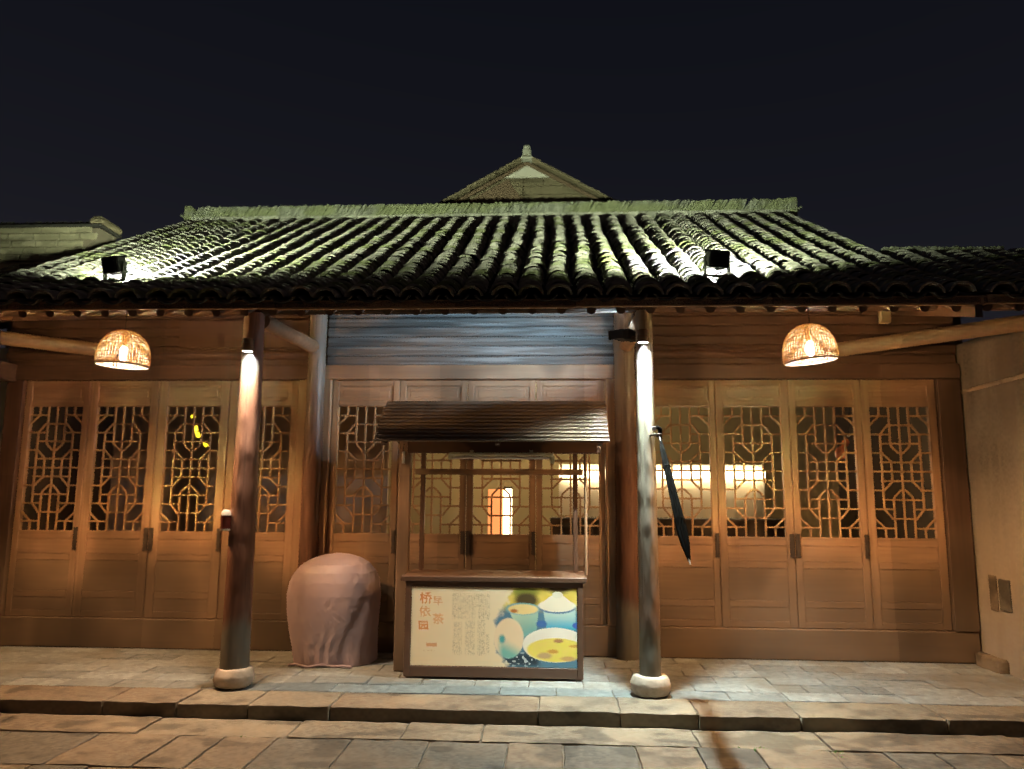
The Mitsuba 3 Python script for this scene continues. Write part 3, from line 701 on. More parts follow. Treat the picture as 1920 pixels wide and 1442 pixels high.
def disc(r, c, n=20):
    a = np.arange(n) * 2 * np.pi / n
    V = np.vstack([np.stack([r * np.cos(a), r * np.sin(a), 0 * a], 1), [[0, 0, 0]]]) + np.array(c)
    F = [[(i + 1) % n, i, n] for i in range(n)]
    return trimesh.Trimesh(V, F, process=False)
def post_lamp(x, y, z, yb, rad, label):
    k = thing('post_downlight', label, 'spotlight', 'downlights at the tops of the porch posts')
    part(k, 'housing', lathe([(0.0, 0.055), (0.040, 0.055), (0.0445, 0.05), (0.0445, -0.043), (0.0415, -0.043), (0.0415, 0.004), (0, 0.004)], 28, (x, y, z)), 'lamp_bronze', smooth=40)
    part(k, 'reflector', lathe([(0.0410, 0.003), (0.0410, -0.0425), (0.0405, -0.0425), (0.0405, 0.003)], 28, (x, y, z)), 'white_enamel', smooth=40)
    part(k, 'lens', disc(0.0385, (x, y, z + 0.002)), 'lamp_glass', emit=rad)
    part(k, 'bracket', cbox(x - 0.012, x + 0.012, y + 0.035, yb, z + 0.01, z + 0.035, 0.003), 'lamp_bronze')
post_lamp(-2.405, 5.800, 2.680, 5.885, POST_LEFT, 'small round downlight glowing pinkish white at the top of the left porch post')
post_lamp(0.678, 5.812, 2.740, 5.90, POST_RIGHT, 'small round downlight glowing greenish white at the top of the right porch post')

k = thing('bracket_floodlight', 'small cool white floodlight behind the top of the right porch post', 'floodlight')
def P(m): return moved(m, (0.575, 6.02, 2.80), rz=math.radians(55))
part(k, 'housing', P(cat(cbox(-0.06, 0.06, -0.05, -0.001, -0.05, 0.04, 0.006), cbox(-0.06, 0.06, 0.0, 0.085, -0.034, -0.028, 0.002), cbox(-0.066, -0.0605, -0.01, 0.13, -0.034, 0.04, 0.001), cbox(0.0605, 0.066, -0.01, 0.07, -0.034, 0.04, 0.001))), 'black_metal')  # lower lip and side plates added to cut its beam off the posts
e = trimesh.Trimesh([[-0.05, 0.001, -0.024], [0.05, 0.001, -0.024], [0.05, 0.001, 0.010], [-0.05, 0.001, 0.010]], [[0, 2, 1], [0, 3, 2]], process=False)
part(k, 'lamp_face', P(e), 'lamp_glass', emit=tuple(3.0 * v for v in FASCIA_FLOOD))
part(k, 'bracket', cbox(0.58, 0.665, 5.985, 6.005, 2.79, 2.815, 0.003), 'black_metal')

def basket_lamp(x, y, z, tilt, label):
    k = thing('basket_lamp', label, 'pendant lamp', 'woven basket lamps under the eaves')
    pz = np.array([0, 0.02, 0.06, 0.11, 0.155, 0.195, 0.23, 0.258, 0.278, 0.288]); pr = np.array([0.193, 0.197, 0.199, 0.194, 0.182, 0.164, 0.138, 0.106, 0.068, 0.03])
    def P(m): return moved(m, (x, y, z), ry=tilt)
    n = 104; V, F = [], []
    q = np.random.default_rng(int(abs(x) * 100))
    for i in range(n):
        a0 = i * 2 * np.pi / n + q.normal(0, 0.004); w = np.pi / n * q.uniform(0.56, 0.76)
        o = len(V)
        for r, h in zip(pr, pz):
            rr = r + (0.002 if i % 2 else -0.002)
            V += [[rr * math.cos(a0 - w), rr * math.sin(a0 - w), h], [(rr + 0.003) * math.cos(a0), (rr + 0.003) * math.sin(a0), h], [rr * math.cos(a0 + w), rr * math.sin(a0 + w), h]]
        for j in range(len(pz) - 1):
            b = o + 3 * j
            F += [[b, b + 1, b + 4], [b, b + 4, b + 3], [b + 1, b + 2, b + 5], [b + 1, b + 5, b + 4]]
    part(k, 'shade', P(trimesh.Trimesh(V, F, process=False)), 'rattan', label='woven rattan dome')
    ms = []
    for h in (0.012, 0.03, 0.05, 0.085, 0.12, 0.15, 0.18, 0.208, 0.235, 0.262):
        r = np.interp(h, pz, pr) + 0.005; a = np.linspace(0, 2 * np.pi, 41)
        ms.append(tube(np.stack([r * np.cos(a), r * np.sin(a), h + 0.003 * np.sin(a * 19)], 1), 0.0022, 5))
    part(k, 'weft', P(cat(ms)), 'rattan')
    a = np.linspace(0, 2 * np.pi, 49)
    part(k, 'rim', P(tube(np.stack([0.193 * np.cos(a), 0.193 * np.sin(a), 0 * a], 1), 0.006, 7)), 'rattan')
    part(k, 'bulb', moved(lathe([(0, -0.072), (0.014, -0.068), (0.027, -0.052), (0.033, -0.028), (0.034, 0.0), (0.031, 0.025), (0.02, 0.042), (0, 0.046)], 24), (x, y, z + 0.108)), 'lamp_glass', smooth=True, emit=BULB)
    part(k, 'socket', P(lathe([(0, 0.155), (0.018, 0.155), (0.02, 0.24), (0.012, 0.292), (0, 0.292)], 16)), 'black_metal')
    part(k, 'cord', tube([[x, y, z + 0.29], [x, y, z + 0.40], [x, y, zr(y) - 0.13]], 0.004, 6), 'black_metal')
basket_lamp(-3.466, 5.90, 2.545, math.radians(2), 'glowing woven basket lamp under the left eave')
basket_lamp(1.960, 5.90, 2.565, math.radians(-5), 'glowing woven basket lamp under the right eave')

# ------------------------------------------------------------------ the covered heap
nz_, na = 130, 280
zs = np.linspace(0, 1, nz_); an = np.linspace(0, 2 * np.pi, na, endpoint=False)
prof_z = [0, 0.05, 0.12, 0.3, 0.48, 0.62, 0.74, 0.83, 0.90, 0.95, 0.985, 1.0]; prof_r = [0.89, 0.885, 0.895, 0.945, 0.99, 1.0, 0.955, 0.86, 0.71, 0.52, 0.27, 0.0]
V = []
for t in zs:
    R = np.interp(t, prof_z, prof_r)
    f = np.clip(1 - t / 0.75, 0, 1)
    fold = 0.012 * f * np.sin(an * 7 + 1.2 * np.sin(an * 2) + 2.0 * t) + 0.007 * f * np.sin(an * 13 + 3 * t + 1)
    fold += -0.13 * np.exp(-((an - 4.98 - 1.05 * t) / 0.15) ** 2) * np.clip(0.72 - t, 0, 1) * (0.35 + t) + 0.07 * np.exp(-((an - 5.36 - 0.9 * t) / 0.17) ** 2) * np.clip(0.7 - t, 0, 1) * (0.4 + t)
    hem = -0.03 * max(0, 0.05 - t) / 0.05
    sq = (np.abs(np.cos(an)) ** 2.6 + np.abs(np.sin(an)) ** 2.6) ** (-1 / 2.6)
    rr = R * (1 + fold / max(R, 0.2)) * sq + hem * np.abs(np.sin(an * 4 + 0.6)) * (1 if R > 0.5 else 0)
    lean = -0.035 * np.sin(t * 2.6)
    V.append(np.stack([-1.925 + lean + 0.03 * t * 0 + 0.405 * rr * np.cos(an), 6.955 + 0.325 * rr * np.sin(an), PZ + 0.004 + 0.925 * t + 0 * an], 1))
V = np.vstack(V)
V += (np.stack([meshkit.fbm(V * np.array([5, 5, 2.5]) + 5 * i, 3, 90) for i in range(3)], 1) - 0.5) * 0.010
rel = np.clip((V[:, 2] - PZ) / 0.92, 0, 1)
ang_ = np.arctan2(V[:, 1] - 6.955, V[:, 0] + 1.925)
wr = 0.0045 * np.sin(ang_ * 23 + 9 * meshkit.noise(V * 5, 4)) * np.clip(0.45 - rel, 0, 1) * 2 + 0.0035 * (np.abs(meshkit.fbm(V * np.array([16, 16, 11.0]), 3, 8) - 0.5) * 4 - 0.5)
V[:, :2] += wr[:, None] * np.stack([np.cos(ang_), np.sin(ang_)], 1)
V[:, 2] = np.maximum(V[:, 2], PZ + 0.003)
V[:, 1] = np.minimum(V[:, 1], 7.27)
F = []
for i in range(nz_ - 1):
    for j in range(na):
        kk = (j + 1) % na
        F += [[i * na + j, i * na + kk, (i + 1) * na + kk], [i * na + j, (i + 1) * na + kk, (i + 1) * na + j]]
cv = thing('covered_heap', 'bulky rounded object under a dusty mauve cloth cover, left of the food stall', 'covered object')
part(cv, 'cover', trimesh.Trimesh(V, F, process=False), 'mauve_cloth', smooth=True)
q = np.random.default_rng(2)
hx = np.linspace(-2.26, -1.70, 40)
hem = np.stack([hx, 6.655 + 0.02 * np.sin(hx * 19) + 0.10 * np.clip(-2.1 - hx, 0, 1), PZ + 0.012 + 0.006 * np.sin(hx * 31)], 1)
part(cv, 'hem', tube(hem, 0.012, 8), 'mauve_cloth', smooth=True)

# ------------------------------------------------------------------ the food stall
SXL, SXR, SZ0, SZ1 = -1.153, 0.177, 0.190, 0.800
def sign_fn(p, n, uv):
    X = (p.x - SXL) / (SXR - SXL) * 1570 + 155
    Y = 940 - (p.z - SZ0) / (SZ1 - SZ0) * 790
    wx = (fbm(p.x * 22, 1.0, p.z * 22, 3) - 0.5) * 60
    def el(cx, cy, rx, ry, soft=0.10, dx=0.0):
        d = dr.sqrt(dr.square((X + dx - cx) / rx) + dr.square((Y - cy) / ry))
        return 1 - smoothstep(1 - soft, 1 + soft, d)
    def box_(x0, x1, y0, y1, s=8.0):
        return smoothstep(x0 - s, x0 + s, X) * (1 - smoothstep(x1 - s, x1 + s, X)) * smoothstep(y0 - s, y0 + s, Y) * (1 - smoothstep(y1 - s, y1 + s, Y))
    col = mix((0.90, 0.78, 0.54), (0.86, 0.72, 0.47), smoothstep(150, 940, Y + X * 0.3))
    # the printed photograph, feathered at its left
    edge = 1120 - 150 * smoothstep(150, 520, Y) + 90 * smoothstep(760, 930, Y) + wx * 1.4
    ph = smoothstep(-28, 28, X - edge)
    pc = mix((0.62, 0.50, 0.08), (0.80, 0.62, 0.14), fbm(p.x * 9, 0.0, p.z * 9, 2))
    pc = mix(pc, (0.26, 0.27, 0.05), el(1240, 190, 120, 60, 0.4))
    pc = mix(pc, (0.085, 0.06, 0.025), el(1250, 275, 110, 75, 0.35))
    pc = mix(pc, (0.10, 0.065, 0.03), el(1550, 150, 110, 50, 0.5))
    pc = mix(pc, (0.10, 0.22, 0.30), smoothstep(290, 420, Y) * 1.0)
    spk = smoothstep(0.60, 0.70, noise(p.x * 60, 4.0, p.z * 60))
    pc = mix(pc, mix((0.03, 0.05, 0.07), (0.50, 0.56, 0.56), spk), box_(1050, 1370, 800, 930, 40))
    col = mix(col, pc, ph)
    # cup with soup
    body = box_(1075, 1370, 370, 640, 10) * smoothstep(0, 14, X - 1075 - (Y - 370) * 0.42) * (1 - smoothstep(-14, 0, X - 1370 + (Y - 370) * 0.08))
    col = mix(col, mix((0.50, 0.62, 0.44), (0.18, 0.46, 0.42), smoothstep(1080, 1370, X) * 0.4 + smoothstep(420, 620, Y) * 0.6), body)
    col = mix(col, (0.20, 0.44, 0.44), el(1215, 362, 160, 62))
    col = mix(col, (0.84, 0.66, 0.30), el(1218, 364, 143, 52))
    col = mix(col, (0.45, 0.16, 0.04), el(1132, 382, 34, 18, 0.5))
    # lidded mug
    body = box_(1395, 1712, 345, 570, 10) * smoothstep(0, 14, X - 1395 - (Y - 345) * 0.18)
    col = mix(col, mix((0.50, 0.70, 0.64), (0.08, 0.42, 0.58), smoothstep(400, 560, Y)), body)
    col = mix(col, (0.06, 0.16, 0.40), el(1392, 508, 50, 34, 0.25))
    col = mix(col, (0.05, 0.12, 0.42), el(1712, 520, 30, 30, 0.25))
    col = mix(col, (0.12, 0.22, 0.36), el(1538, 340, 176, 64))
    lid = el(1538, 325, 174, 62) + (1 - el(1538, 325, 174, 62)) * box_(1362, 1712, 225, 330, 4) * (1 - smoothstep(-6, 8, dr.abs(X - 1540) - 60 - (Y - 225) * 1.12))
    col = mix(col, (0.86, 0.80, 0.62), dr.clip(lid, 0, 1))
    col = mix(col, (0.78, 0.76, 0.60), el(1543, 215, 50, 34))
    # tilted lid on the left
    ld = el(1085, 655, 140, 200, 0.06)
    col = mix(col, mix((0.85, 0.68, 0.44), (0.20, 0.48, 0.40), smoothstep(-40, 130, (Y - 690) - (X - 1085) * 0.55) * smoothstep(960, 1040, X)), ld)
    col = mix(col, (0.10, 0.36, 0.34), el(1022, 665, 28, 40, 0.5))
    # bowl
    col = mix(col, (0.88, 0.84, 0.70), el(1520, 715, 305, 172, 0.03))
    soup = mix((0.86, 0.68, 0.18), (0.80, 0.70, 0.10), fbm(p.x * 26, 2.0, p.z * 30, 3))
    col = mix(col, soup, el(1530, 765, 276, 118, 0.08))
    for cx, cy, rx, ry, c in ((1552, 675, 42, 20, (0.40, 0.18, 0.10)), (1500, 780, 52, 20, (0.62, 0.28, 0.05)), (1420, 822, 62, 30, (0.55, 0.36, 0.20)), (1640, 850, 70, 24, (0.60, 0.34, 0.14)), (1700, 725, 44, 14, (0.66, 0.34, 0.06))):
        col = mix(col, c, el(cx, cy, rx, ry, 0.4, wx * 0.5) * 0.85)
    # columns of small print, and the seal
    row = cell_rand(dr.floor(Y / 17.0), dr.floor(X / 17.0), 9)
    ink = smoothstep(0.42, 0.62, noise(X / 5.5, Y / 5.5, 1.0)) * (0.4 + 0.6 * row)
    cols = box_(545, 905, 212, 470, 6) * (1 - box_(772, 792, 340, 480, 4)) + box_(556, 640, 500, 830, 6) + box_(672, 762, 480, 830, 6) + box_(788, 862, 480, 830, 6) + box_(872, 900, 620, 820, 6)
    gap = smoothstep(2.5, 4.5, X - 17.0 * dr.floor(X / 17.0))
    col = mix(col, (0.36, 0.30, 0.15), dr.clip(cols, 0, 1) * ink * gap * 0.75)
    col = mix(col, (0.70, 0.33, 0.14), box_(305, 408, 716, 750, 5) * 0.75)
    col = mix(col, (0.66, 0.45, 0.22), box_(275, 385, 785, 797, 5) * ink * 0.8)
    return col
procmat('sign_print', sign_fn, 0.4)
plain('sign_orange', (0.72, 0.30, 0.10), 0.5)
plain('sign_pale_orange', (0.74, 0.43, 0.19), 0.5)
plain('stall_wood', (0.10, 0.055, 0.034), 0.38)
procmat('stall_plank', wood_fn((0.27, 0.20, 0.135), (0.17, 0.12, 0.08), 'x', gray_amt=0.3, gray=(0.24, 0.20, 0.15)), 0.5)
S = thing('food_stall', 'dark wooden food stall with slatted plank canopy and printed food sign', 'market stall')
for i in range(2):
    part(S, 'counter_top', cbox(-1.245, 0.258, 6.312 + i * 0.304, 6.614 + i * 0.304, 0.845, 0.885, 0.006), 'stall_wood')
part(S, 'cabinet', cbox(-1.195, 0.215, 6.36, 6.88, 0.15, 0.844, 0.004), 'stall_wood')
for a, b, z0, z1 in ((-1.205, SXL - 0.002, 0.105, 0.844), (SXR + 0.002, 0.225, 0.105, 0.844)):
    part(S, 'corner_post', cbox(a, b, 6.325, 6.375, z0, z1, 0.004), 'stall_wood')
part(S, 'rail', cbox(SXL - 0.0015, SXR + 0.0015, 6.328, 6.37, 0.105, SZ0 - 0.002, 0.004), 'stall_wood')
part(S, 'rail', cbox(SXL - 0.0015, SXR + 0.0015, 6.328, 6.37, SZ1 + 0.002, 0.844, 0.004), 'stall_wood')
for x in (-1.19, 0.16):
    for y in (6.34, 6.82): part(S, 'foot', cbox(x, x + 0.05, y, y + 0.05, PZ - 0.004, 0.148, 0.003), 'stall_wood')
sb = part(S, 'sign_board', cbox(SXL, SXR, 6.331, 6.352, SZ0, SZ1, 0.002), 'sign_print', label='cream sign board printed with orange characters, text, lidded cups and a bowl of soup')
GLYPHS = [[[[[0,33],[9,50],[14,67],[3,69],[2,80],[17,81],[17,100],[28,100],[28,81],[39,81],[41,74],[55,74],[59,80],[57,83],[44,82],[41,92],[84,99],[90,97],[94,88],[74,85],[69,77],[70,74],[97,74],[99,72],[98,62],[86,61],[100,44],[95,38],[86,39],[85,1],[74,1],[74,47],[79,50],[72,62],[64,62],[57,50],[62,47],[60,22],[54,11],[44,0],[40,0],[34,9],[43,17],[48,24],[50,41],[40,37],[36,42],[28,44],[28,1],[26,0],[17,1],[17,35],[14,35],[7,22],[3,24]],[[29,69],[40,51],[49,59],[48,62],[38,62],[36,69]]]],[[[[0,55],[15,77],[26,100],[35,97],[31,84],[32,81],[57,81],[52,96],[63,99],[72,81],[97,81],[98,79],[97,69],[67,69],[66,67],[73,50],[88,63],[93,63],[98,57],[98,54],[79,38],[84,27],[100,14],[100,11],[91,3],[80,13],[69,28],[56,56],[50,49],[50,19],[68,22],[70,13],[38,0],[34,6],[38,15],[38,35],[35,36],[30,32],[25,32],[24,1],[15,0],[13,2],[13,49],[5,47]],[[24,47],[26,46],[35,51],[49,69],[25,71]]]],[[[[0,99],[100,100],[100,1],[89,0],[85,6],[14,6],[11,0],[0,1]],[[13,64],[86,63],[87,87],[14,88]],[[65,32],[75,31],[77,42],[86,40],[86,51],[66,51]],[[82,20],[86,18],[87,22],[85,23]],[[29,20],[29,18],[57,19],[52,27],[52,51],[44,51],[40,34]],[[15,52],[13,28],[15,27],[26,34],[31,50]]],[[[20,81],[79,82],[80,72],[21,71]]]],[[[[0,26],[0,38],[43,39],[42,51],[11,51],[11,100],[89,99],[89,52],[56,50],[56,39],[100,38],[100,26],[56,26],[56,1],[44,0],[43,26]],[[23,64],[75,63],[77,68],[25,70]],[[23,82],[75,81],[77,86],[74,89],[25,89]]]],[[[[0,46],[1,50],[26,61],[32,66],[24,69],[23,78],[2,79],[3,89],[23,90],[26,100],[34,100],[38,89],[61,89],[63,100],[73,100],[75,89],[97,89],[96,78],[75,78],[74,68],[66,67],[78,59],[100,50],[94,39],[86,41],[84,33],[74,32],[94,12],[86,4],[61,26],[62,33],[56,32],[56,7],[53,2],[34,0],[32,3],[32,12],[43,13],[42,33],[36,33],[35,27],[28,16],[16,5],[11,4],[4,10],[4,13],[20,26],[24,32],[15,33],[13,40],[5,39]],[[58,57],[56,57],[56,45],[75,45]],[[58,77],[59,71],[62,71],[62,77]],[[46,61],[47,59],[54,60],[50,64]],[[37,72],[39,72],[43,77],[37,77]],[[26,47],[27,45],[42,45],[43,56]]]]]
def put_glyph(g, cx, cy, sz, mat):
    sx = (SXR - SXL) / 1570; ms = []
    for rings in GLYPHS[g]:
        pol = Polygon(rings[0], rings[1:]).buffer(-1.0)
        for pg in getattr(pol, 'geoms', [pol]):
            if pg.area < 4: continue
            m = trimesh.creation.extrude_polygon(pg, 0.0008, engine='earcut')
            x = (m.vertices[:, 0] / 100 - 0.5) * sz + cx; y = (0.5 - m.vertices[:, 1] / 100) * sz + cy
            x = x + (y - cy) * 0.08 + 3 * np.sin(y * 0.15)
            m.vertices = np.stack([SXL + (x - 155) * sx, 6.3312 - m.vertices[:, 2], SZ0 + (940 - y) / 790 * (SZ1 - SZ0)], 1); trimesh.repair.fix_normals(m); ms.append(m)
    part(sb, 'character', cat(ms), mat)
put_glyph(0, 292, 262, 122, 'sign_orange'); put_glyph(1, 285, 398, 112, 'sign_pale_orange'); put_glyph(2, 275, 540, 92, 'sign_orange')
put_glyph(3, 408, 290, 92, 'sign_pale_orange'); put_glyph(4, 412, 472, 112, 'sign_pale_orange')
part(S, 'canopy_post', cbox(-1.335, -1.235, 6.56, 6.64, PZ + 0.002, 2.21, 0.006), 'door_wood_upright', label='stout left post of the stall')
for x in (-1.185, 0.16): part(S, 'canopy_post', cbox(x, x + 0.04, 6.80, 6.84, 0.887, 2.14, 0.004), 'stall_wood')
part(S, 'canopy_pole', tube([[0.262, 6.58, 0.885], [0.262, 6.58, 1.6], [0.258, 6.58, 2.12]], 0.014, 10), 'door_wood_upright', smooth=40, label='thin pole at the right end of the counter')
part(S, 'canopy_beam', cbox(-1.24, 0.385, 6.44, 6.50, 1.885, 2.005, 0.005), 'stall_wood')
part(S, 'mid_rail', cbox(-1.233, 0.25, 6.79, 6.82, 1.715, 1.765, 0.004), 'door_wood_across')
n = 11; q = np.random.default_rng(8)
for i in range(n):
    t = (i + 0.5) / n
    y, z = 6.055 + 0.495 * t, 1.955 + 0.375 * t
    xl, xr = -1.432 - 0.03 * t + q.uniform(-.012, .012), 0.428 + 0.012 * t + q.uniform(-.004, .004)
    m = moved(cbox(xl, xr, -0.038, 0.038, -0.007, 0.007, 0.003), (0, y, z), rx=math.atan(0.375 / 0.495) - 0.25)
    part(S, 'canopy_plank', m, 'stall_plank')
for i in range(6):
    m = moved(cbox(-1.455, 0.435, -0.055, 0.055, -0.009, 0.009, 0.004), (0, 6.60 + i * 0.09, 2.312 - i * 0.056), rx=-math.atan(0.056 / 0.09) + 0.15)
    part(S, 'canopy_plank', m, 'stall_plank')
for x in (-1.36, -0.45, 0.36):
    m = moved(cbox(x - 0.02, x + 0.02, -0.30, 0.29, -0.015, 0.015, 0.003), (0, 6.305, 2.115), rx=math.atan(0.375 / 0.495))
    part(S, 'canopy_batten', m, 'stall_wood')
part(S, 'canopy_beam', cbox(-1.26, 0.40, 6.535, 6.575, 2.215, 2.265, 0.004), 'stall_wood')

k = thing('tube_light', 'unlit pale fluorescent tube fitting hanging under the stall canopy', 'tube light')
part(k, 'casing', cat(cbox(-0.882, -0.004, 6.375, 6.425, 1.862, 1.887, 0.006), cbox(-0.885, -0.845, 6.378, 6.422, 1.83, 1.862, 0.005), cbox(-0.04, -0.001, 6.378, 6.422, 1.80, 1.862, 0.005)), 'tube_casing')
part(k, 'tube', tube([[-0.845, 6.40, 1.845], [-0.45, 6.40, 1.845], [-0.04, 6.40, 1.845]], 0.012, 12), 'white_enamel', smooth=40)
part(k, 'hanger', cat(cbox(-0.71, -0.68, 6.4255, 6.4395, 1.886, 1.91, 0.001), cbox(-0.21, -0.18, 6.4255, 6.4395, 1.886, 1.91, 0.001)), 'tube_casing')
k = thing('hanging_tag', 'small white rolled tag hanging on the left stall post under the canopy', 'tag')
part(k, 'roll', tube([[-1.295, 6.545, 1.80], [-1.293, 6.545, 1.86], [-1.294, 6.545, 1.90]], 0.013, 10), 'white_enamel', smooth=40)
part(k, 'string', tube([[-1.294, 6.545, 1.90], [-1.294, 6.548, 1.95], [-1.293, 6.557, 1.98]], 0.002, 5), 'black_metal')

# ------------------------------------------------------------------ things on the porch posts
k = thing('umbrella', 'folded black umbrella sloping outward and down from the right porch post', 'umbrella')
A, B = np.array([0.782, 5.825, 2.005]), np.array([0.862, 5.10, 1.130])
d = B - A; u, v = frame_of(d)
tt = np.linspace(0.10, 1.0, 40); aa = np.linspace(0, 2 * np.pi, 49)[:-1]; V = []
for t in tt:
    r = np.interp(t, [0.10, 0.16, 0.35, 0.6, 0.80, 0.9, 1.0], [0.011, 0.016, 0.020, 0.024, 0.028, 0.022, 0.008])
    rr = r * (1 + 0.30 * np.sin(aa * 8 + 5.5 * t))
    end = 0.05 * np.clip(t - 0.86, 0, 1) * np.sin(aa * 2)
    V.append(A + d * t + rr[:, None] * (np.cos(aa)[:, None] * u + np.sin(aa)[:, None] * v) + end[:, None] * d)
V = np.vstack(V); n = len(aa); F = []
for i in range(len(tt) - 1):
    for j in range(n):
        kk = (j + 1) % n; F += [[i * n + j, i * n + kk, (i + 1) * n + kk], [i * n + j, (i + 1) * n + kk, (i + 1) * n + j]]
part(k, 'canopy', trimesh.Trimesh(V, F, process=False), 'umbrella_cloth', smooth=True)
part(k, 'shaft', tube([A - d * 0.02, A + d * 0.5, B + d * 0.035], 0.006, 8), 'steel')
part(k, 'grip', cat(tube([A + [-0.03, -0.01, 0.035], A + [-0.012, -0.01, 0.042], A + [0.012, 0, 0.028], A + [0.012, 0, -0.03], A + d * 0.10], [0.012, 0.017, 0.017, 0.014, 0.012], 12)), 'umbrella_cloth', smooth=40)
part(k, 'grip_cap', lathe([(0, -0.02), (0.012, -0.018), (0.019, -0.004), (0.017, 0.012), (0, 0.02)], 16, A + [-0.035, -0.012, 0.035]), 'umbrella_grip', smooth=40)
for t in (0.3, 0.72):
    r = np.interp(t, [0.3, 0.72], [0.025, 0.033]); c = A + d * t
    part(k, 'strap', tube([c + r * (math.cos(w) * u + math.sin(w) * v) for w in np.linspace(0, 2 * np.pi, 25)], 0.004, 6), 'black_metal')
part(k, 'clamp', cat(tube([[0.72, 5.89, 1.99], [0.765, 5.84, 2.0], [0.786, 5.80, 1.98]], 0.008, 8), tube([A + d * 0.02 + 0.017 * (math.cos(w) * u + math.sin(w) * v) for w in np.linspace(0, 2 * np.pi, 19)], 0.006, 6)), 'iron_plate')

k = thing('post_canister', 'small dark red canister with white cap strapped to the left porch post', 'canister')
cx, cy = -2.530, 5.880
part(k, 'body', lathe([(0, 0), (0.036, 0), (0.038, 0.006), (0.038, 0.10), (0, 0.10)], 24, (cx, cy, 1.265)), 'red_enamel', smooth=40)
part(k, 'cap', lathe([(0, 0.045), (0.02, 0.043), (0.036, 0.028), (0.040, 0.0), (0, 0)], 24, (cx, cy, 1.366)), 'worn_enamel', smooth=40)
part(k, 'base_ring', lathe([(0, 0), (0.041, 0), (0.041, 0.014), (0, 0.014)], 24, (cx, cy, 1.250)), 'worn_enamel', smooth=40)
part(k, 'strap', cat(cbox(cx, cx + 0.06, cy + 0.02, cy + 0.045, 1.30, 1.315, 0.002)), 'black_metal')

# ------------------------------------------------------------------ inside, behind the lattice
k = thing('lit_counter', 'bar counter with a backlit cream panel and bright strip, seen through the right lattices', 'counter')
part(k, 'panel', cbox(0.05, 2.45, 9.20, 9.24, 0.9, 1.92, 0.003), 'cream_panel')
part(k, 'light_strip', cbox(0.06, 2.44, 9.11, 9.16, 1.765, 1.855, 0.004), 'lamp_glass', emit=COUNTER_STRIP)
part(k, 'counter', cbox(-0.05, 2.6, 8.75, 9.19, 0.121, 1.30, 0.006), 'interior_dark')
k = thing('floor_lantern', 'tall glowing white paper lantern seen through the middle lattice door', 'lantern')
part(k, 'shade', cbox(-0.590, -0.500, 9.02, 9.10, 0.80, 1.62, 0.006), 'white_enamel', emit=PAPER_LANTERN)
part(k, 'stand', cat(cbox(-0.60, -0.49, 9.01, 9.11, 0.121, 0.16, 0.004), cbox(-0.555, -0.535, 9.05, 9.07, 0.16, 0.80, 0.002), cbox(-0.60, -0.49, 9.01, 9.11, 1.62, 1.64, 0.003)), 'interior_dark')
part(k, 'curtain_glow', cbox(-0.775, -0.600, 9.03, 9.09, 0.80, 1.615, 0.008), 'orange_cloth', emit=CURTAIN_GLOW, label='orange curtain strip, the light on it given as its own glow')  # curtain beside the lantern, the light on it put in as emission
part(k, 'orange_foot', cbox(-0.76, -0.615, 9.04, 9.08, 0.121, 0.798, 0.004), 'interior_dark')
k = thing('room_fill_lamp', 'added warm round lamp filling the room with light, unseen above the lattices', 'fill lamp')  # added lamp, out of sight, gives the room its general glow
part(k, 'globe', moved(trimesh.creation.icosphere(2, 0.10), (-0.4, 9.75, 3.02)), 'lamp_glass', smooth=True, emit=ROOM_FILL)
part(k, 'mount', lathe([(0, 0), (0.05, 0), (0.05, 0.13), (0, 0.13)], 20, (-0.4, 9.75, 3.119)), 'interior_dark')
k = thing('dining_chair', 'dark chair standing inside behind the right end of the stall', 'chair')
for x in (0.05, 0.37):
    part(k, 'leg', cbox(x, x + 0.04, 8.10, 8.14, 0.121, 0.56, 0.004), 'interior_dark'); part(k, 'leg', cbox(x, x + 0.04, 8.45, 8.49, 0.121, 1.22, 0.004), 'interior_dark')
part(k, 'seat', cbox(0.05, 0.41, 8.10, 8.448, 0.561, 0.60, 0.006), 'interior_dark')
part(k, 'backrest', cbox(0.091, 0.369, 8.455, 8.48, 0.80, 1.22, 0.010), 'interior_dark')
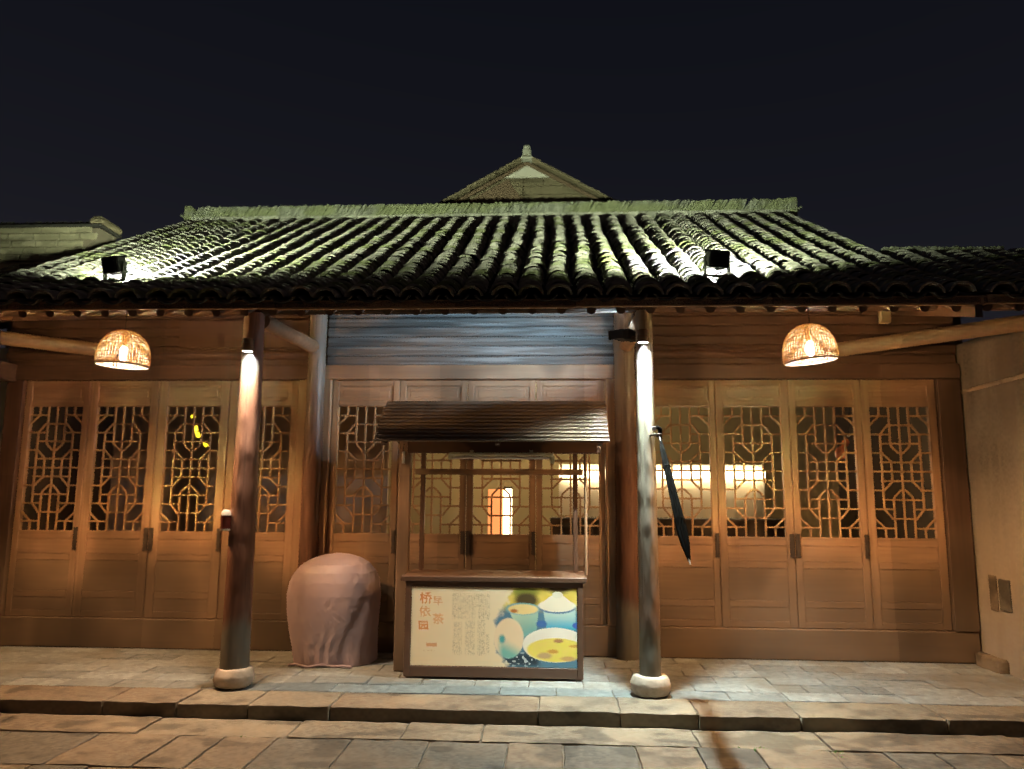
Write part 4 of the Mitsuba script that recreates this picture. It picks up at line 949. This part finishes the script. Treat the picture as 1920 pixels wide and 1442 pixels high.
ys_ = thing('yellow_reflection', 'small glowing yellow pieces in a slanting row, standing in for a reflection in the third left lattice', 'painted reflection')  # glowing pieces stand in for letters mirrored in the panes
scene_y = {'type': 'area', 'radiance': {'type': 'rgb', 'value': list(YELLOW_REFLECTION)}}
for pts in ([(-3.875, 2.36), (-3.845, 2.375), (-3.82, 2.345), (-3.838, 2.345), (-3.85, 2.335), (-3.868, 2.335)],
            [(-3.83, 2.245), (-3.80, 2.255), (-3.785, 2.20), (-3.80, 2.205), (-3.805, 2.19), (-3.825, 2.20)],
            [(-3.822, 2.19), (-3.775, 2.185), (-3.755, 2.135), (-3.78, 2.125), (-3.80, 2.135), (-3.805, 2.16)],
            [(-3.72, 2.075), (-3.675, 2.06), (-3.665, 2.035), (-3.685, 2.04), (-3.69, 2.025), (-3.712, 2.045)]):
    kk = part(ys_, 'piece', ext_y(Polygon(pts), 7.95, 7.965), 'white_enamel', emit=YELLOW_REFLECTION)
part(ys_, 'wire', tube([[-3.86, 7.97, 2.36], [-3.78, 7.97, 2.18], [-3.68, 7.97, 2.04]], 0.003, 5), 'black_metal')
part(ys_, 'hanger', tube([[-3.86, 7.97, 2.36], [-3.86, 7.97, 2.8], [-3.86, 7.97, 3.25]], 0.003, 5), 'black_metal')
gk = thing('hanging_gourd', 'orange brown gourd ornament hanging inside the third right lattice door', 'ornament')
def P(m): return moved(m, (2.80, 7.62, 2.03), ry=math.radians(25))
part(gk, 'gourd', P(lathe([(0, -0.13), (0.03, -0.125), (0.055, -0.09), (0.058, -0.055), (0.04, -0.015), (0.024, 0.005), (0.034, 0.03), (0.036, 0.05), (0.02, 0.075), (0.006, 0.085), (0, 0.086)], 24)), 'gourd_skin', smooth=True)
part(gk, 'bead', P(moved(trimesh.creation.icosphere(2, 0.016), (0, 0, 0.12))), 'steel', smooth=True)
part(gk, 'string', tube([[2.836, 7.62, 2.11], [2.86, 7.62, 2.2], [2.89, 7.62, 2.6], [2.89, 7.62, 3.25]], 0.003, 5), 'black_metal')
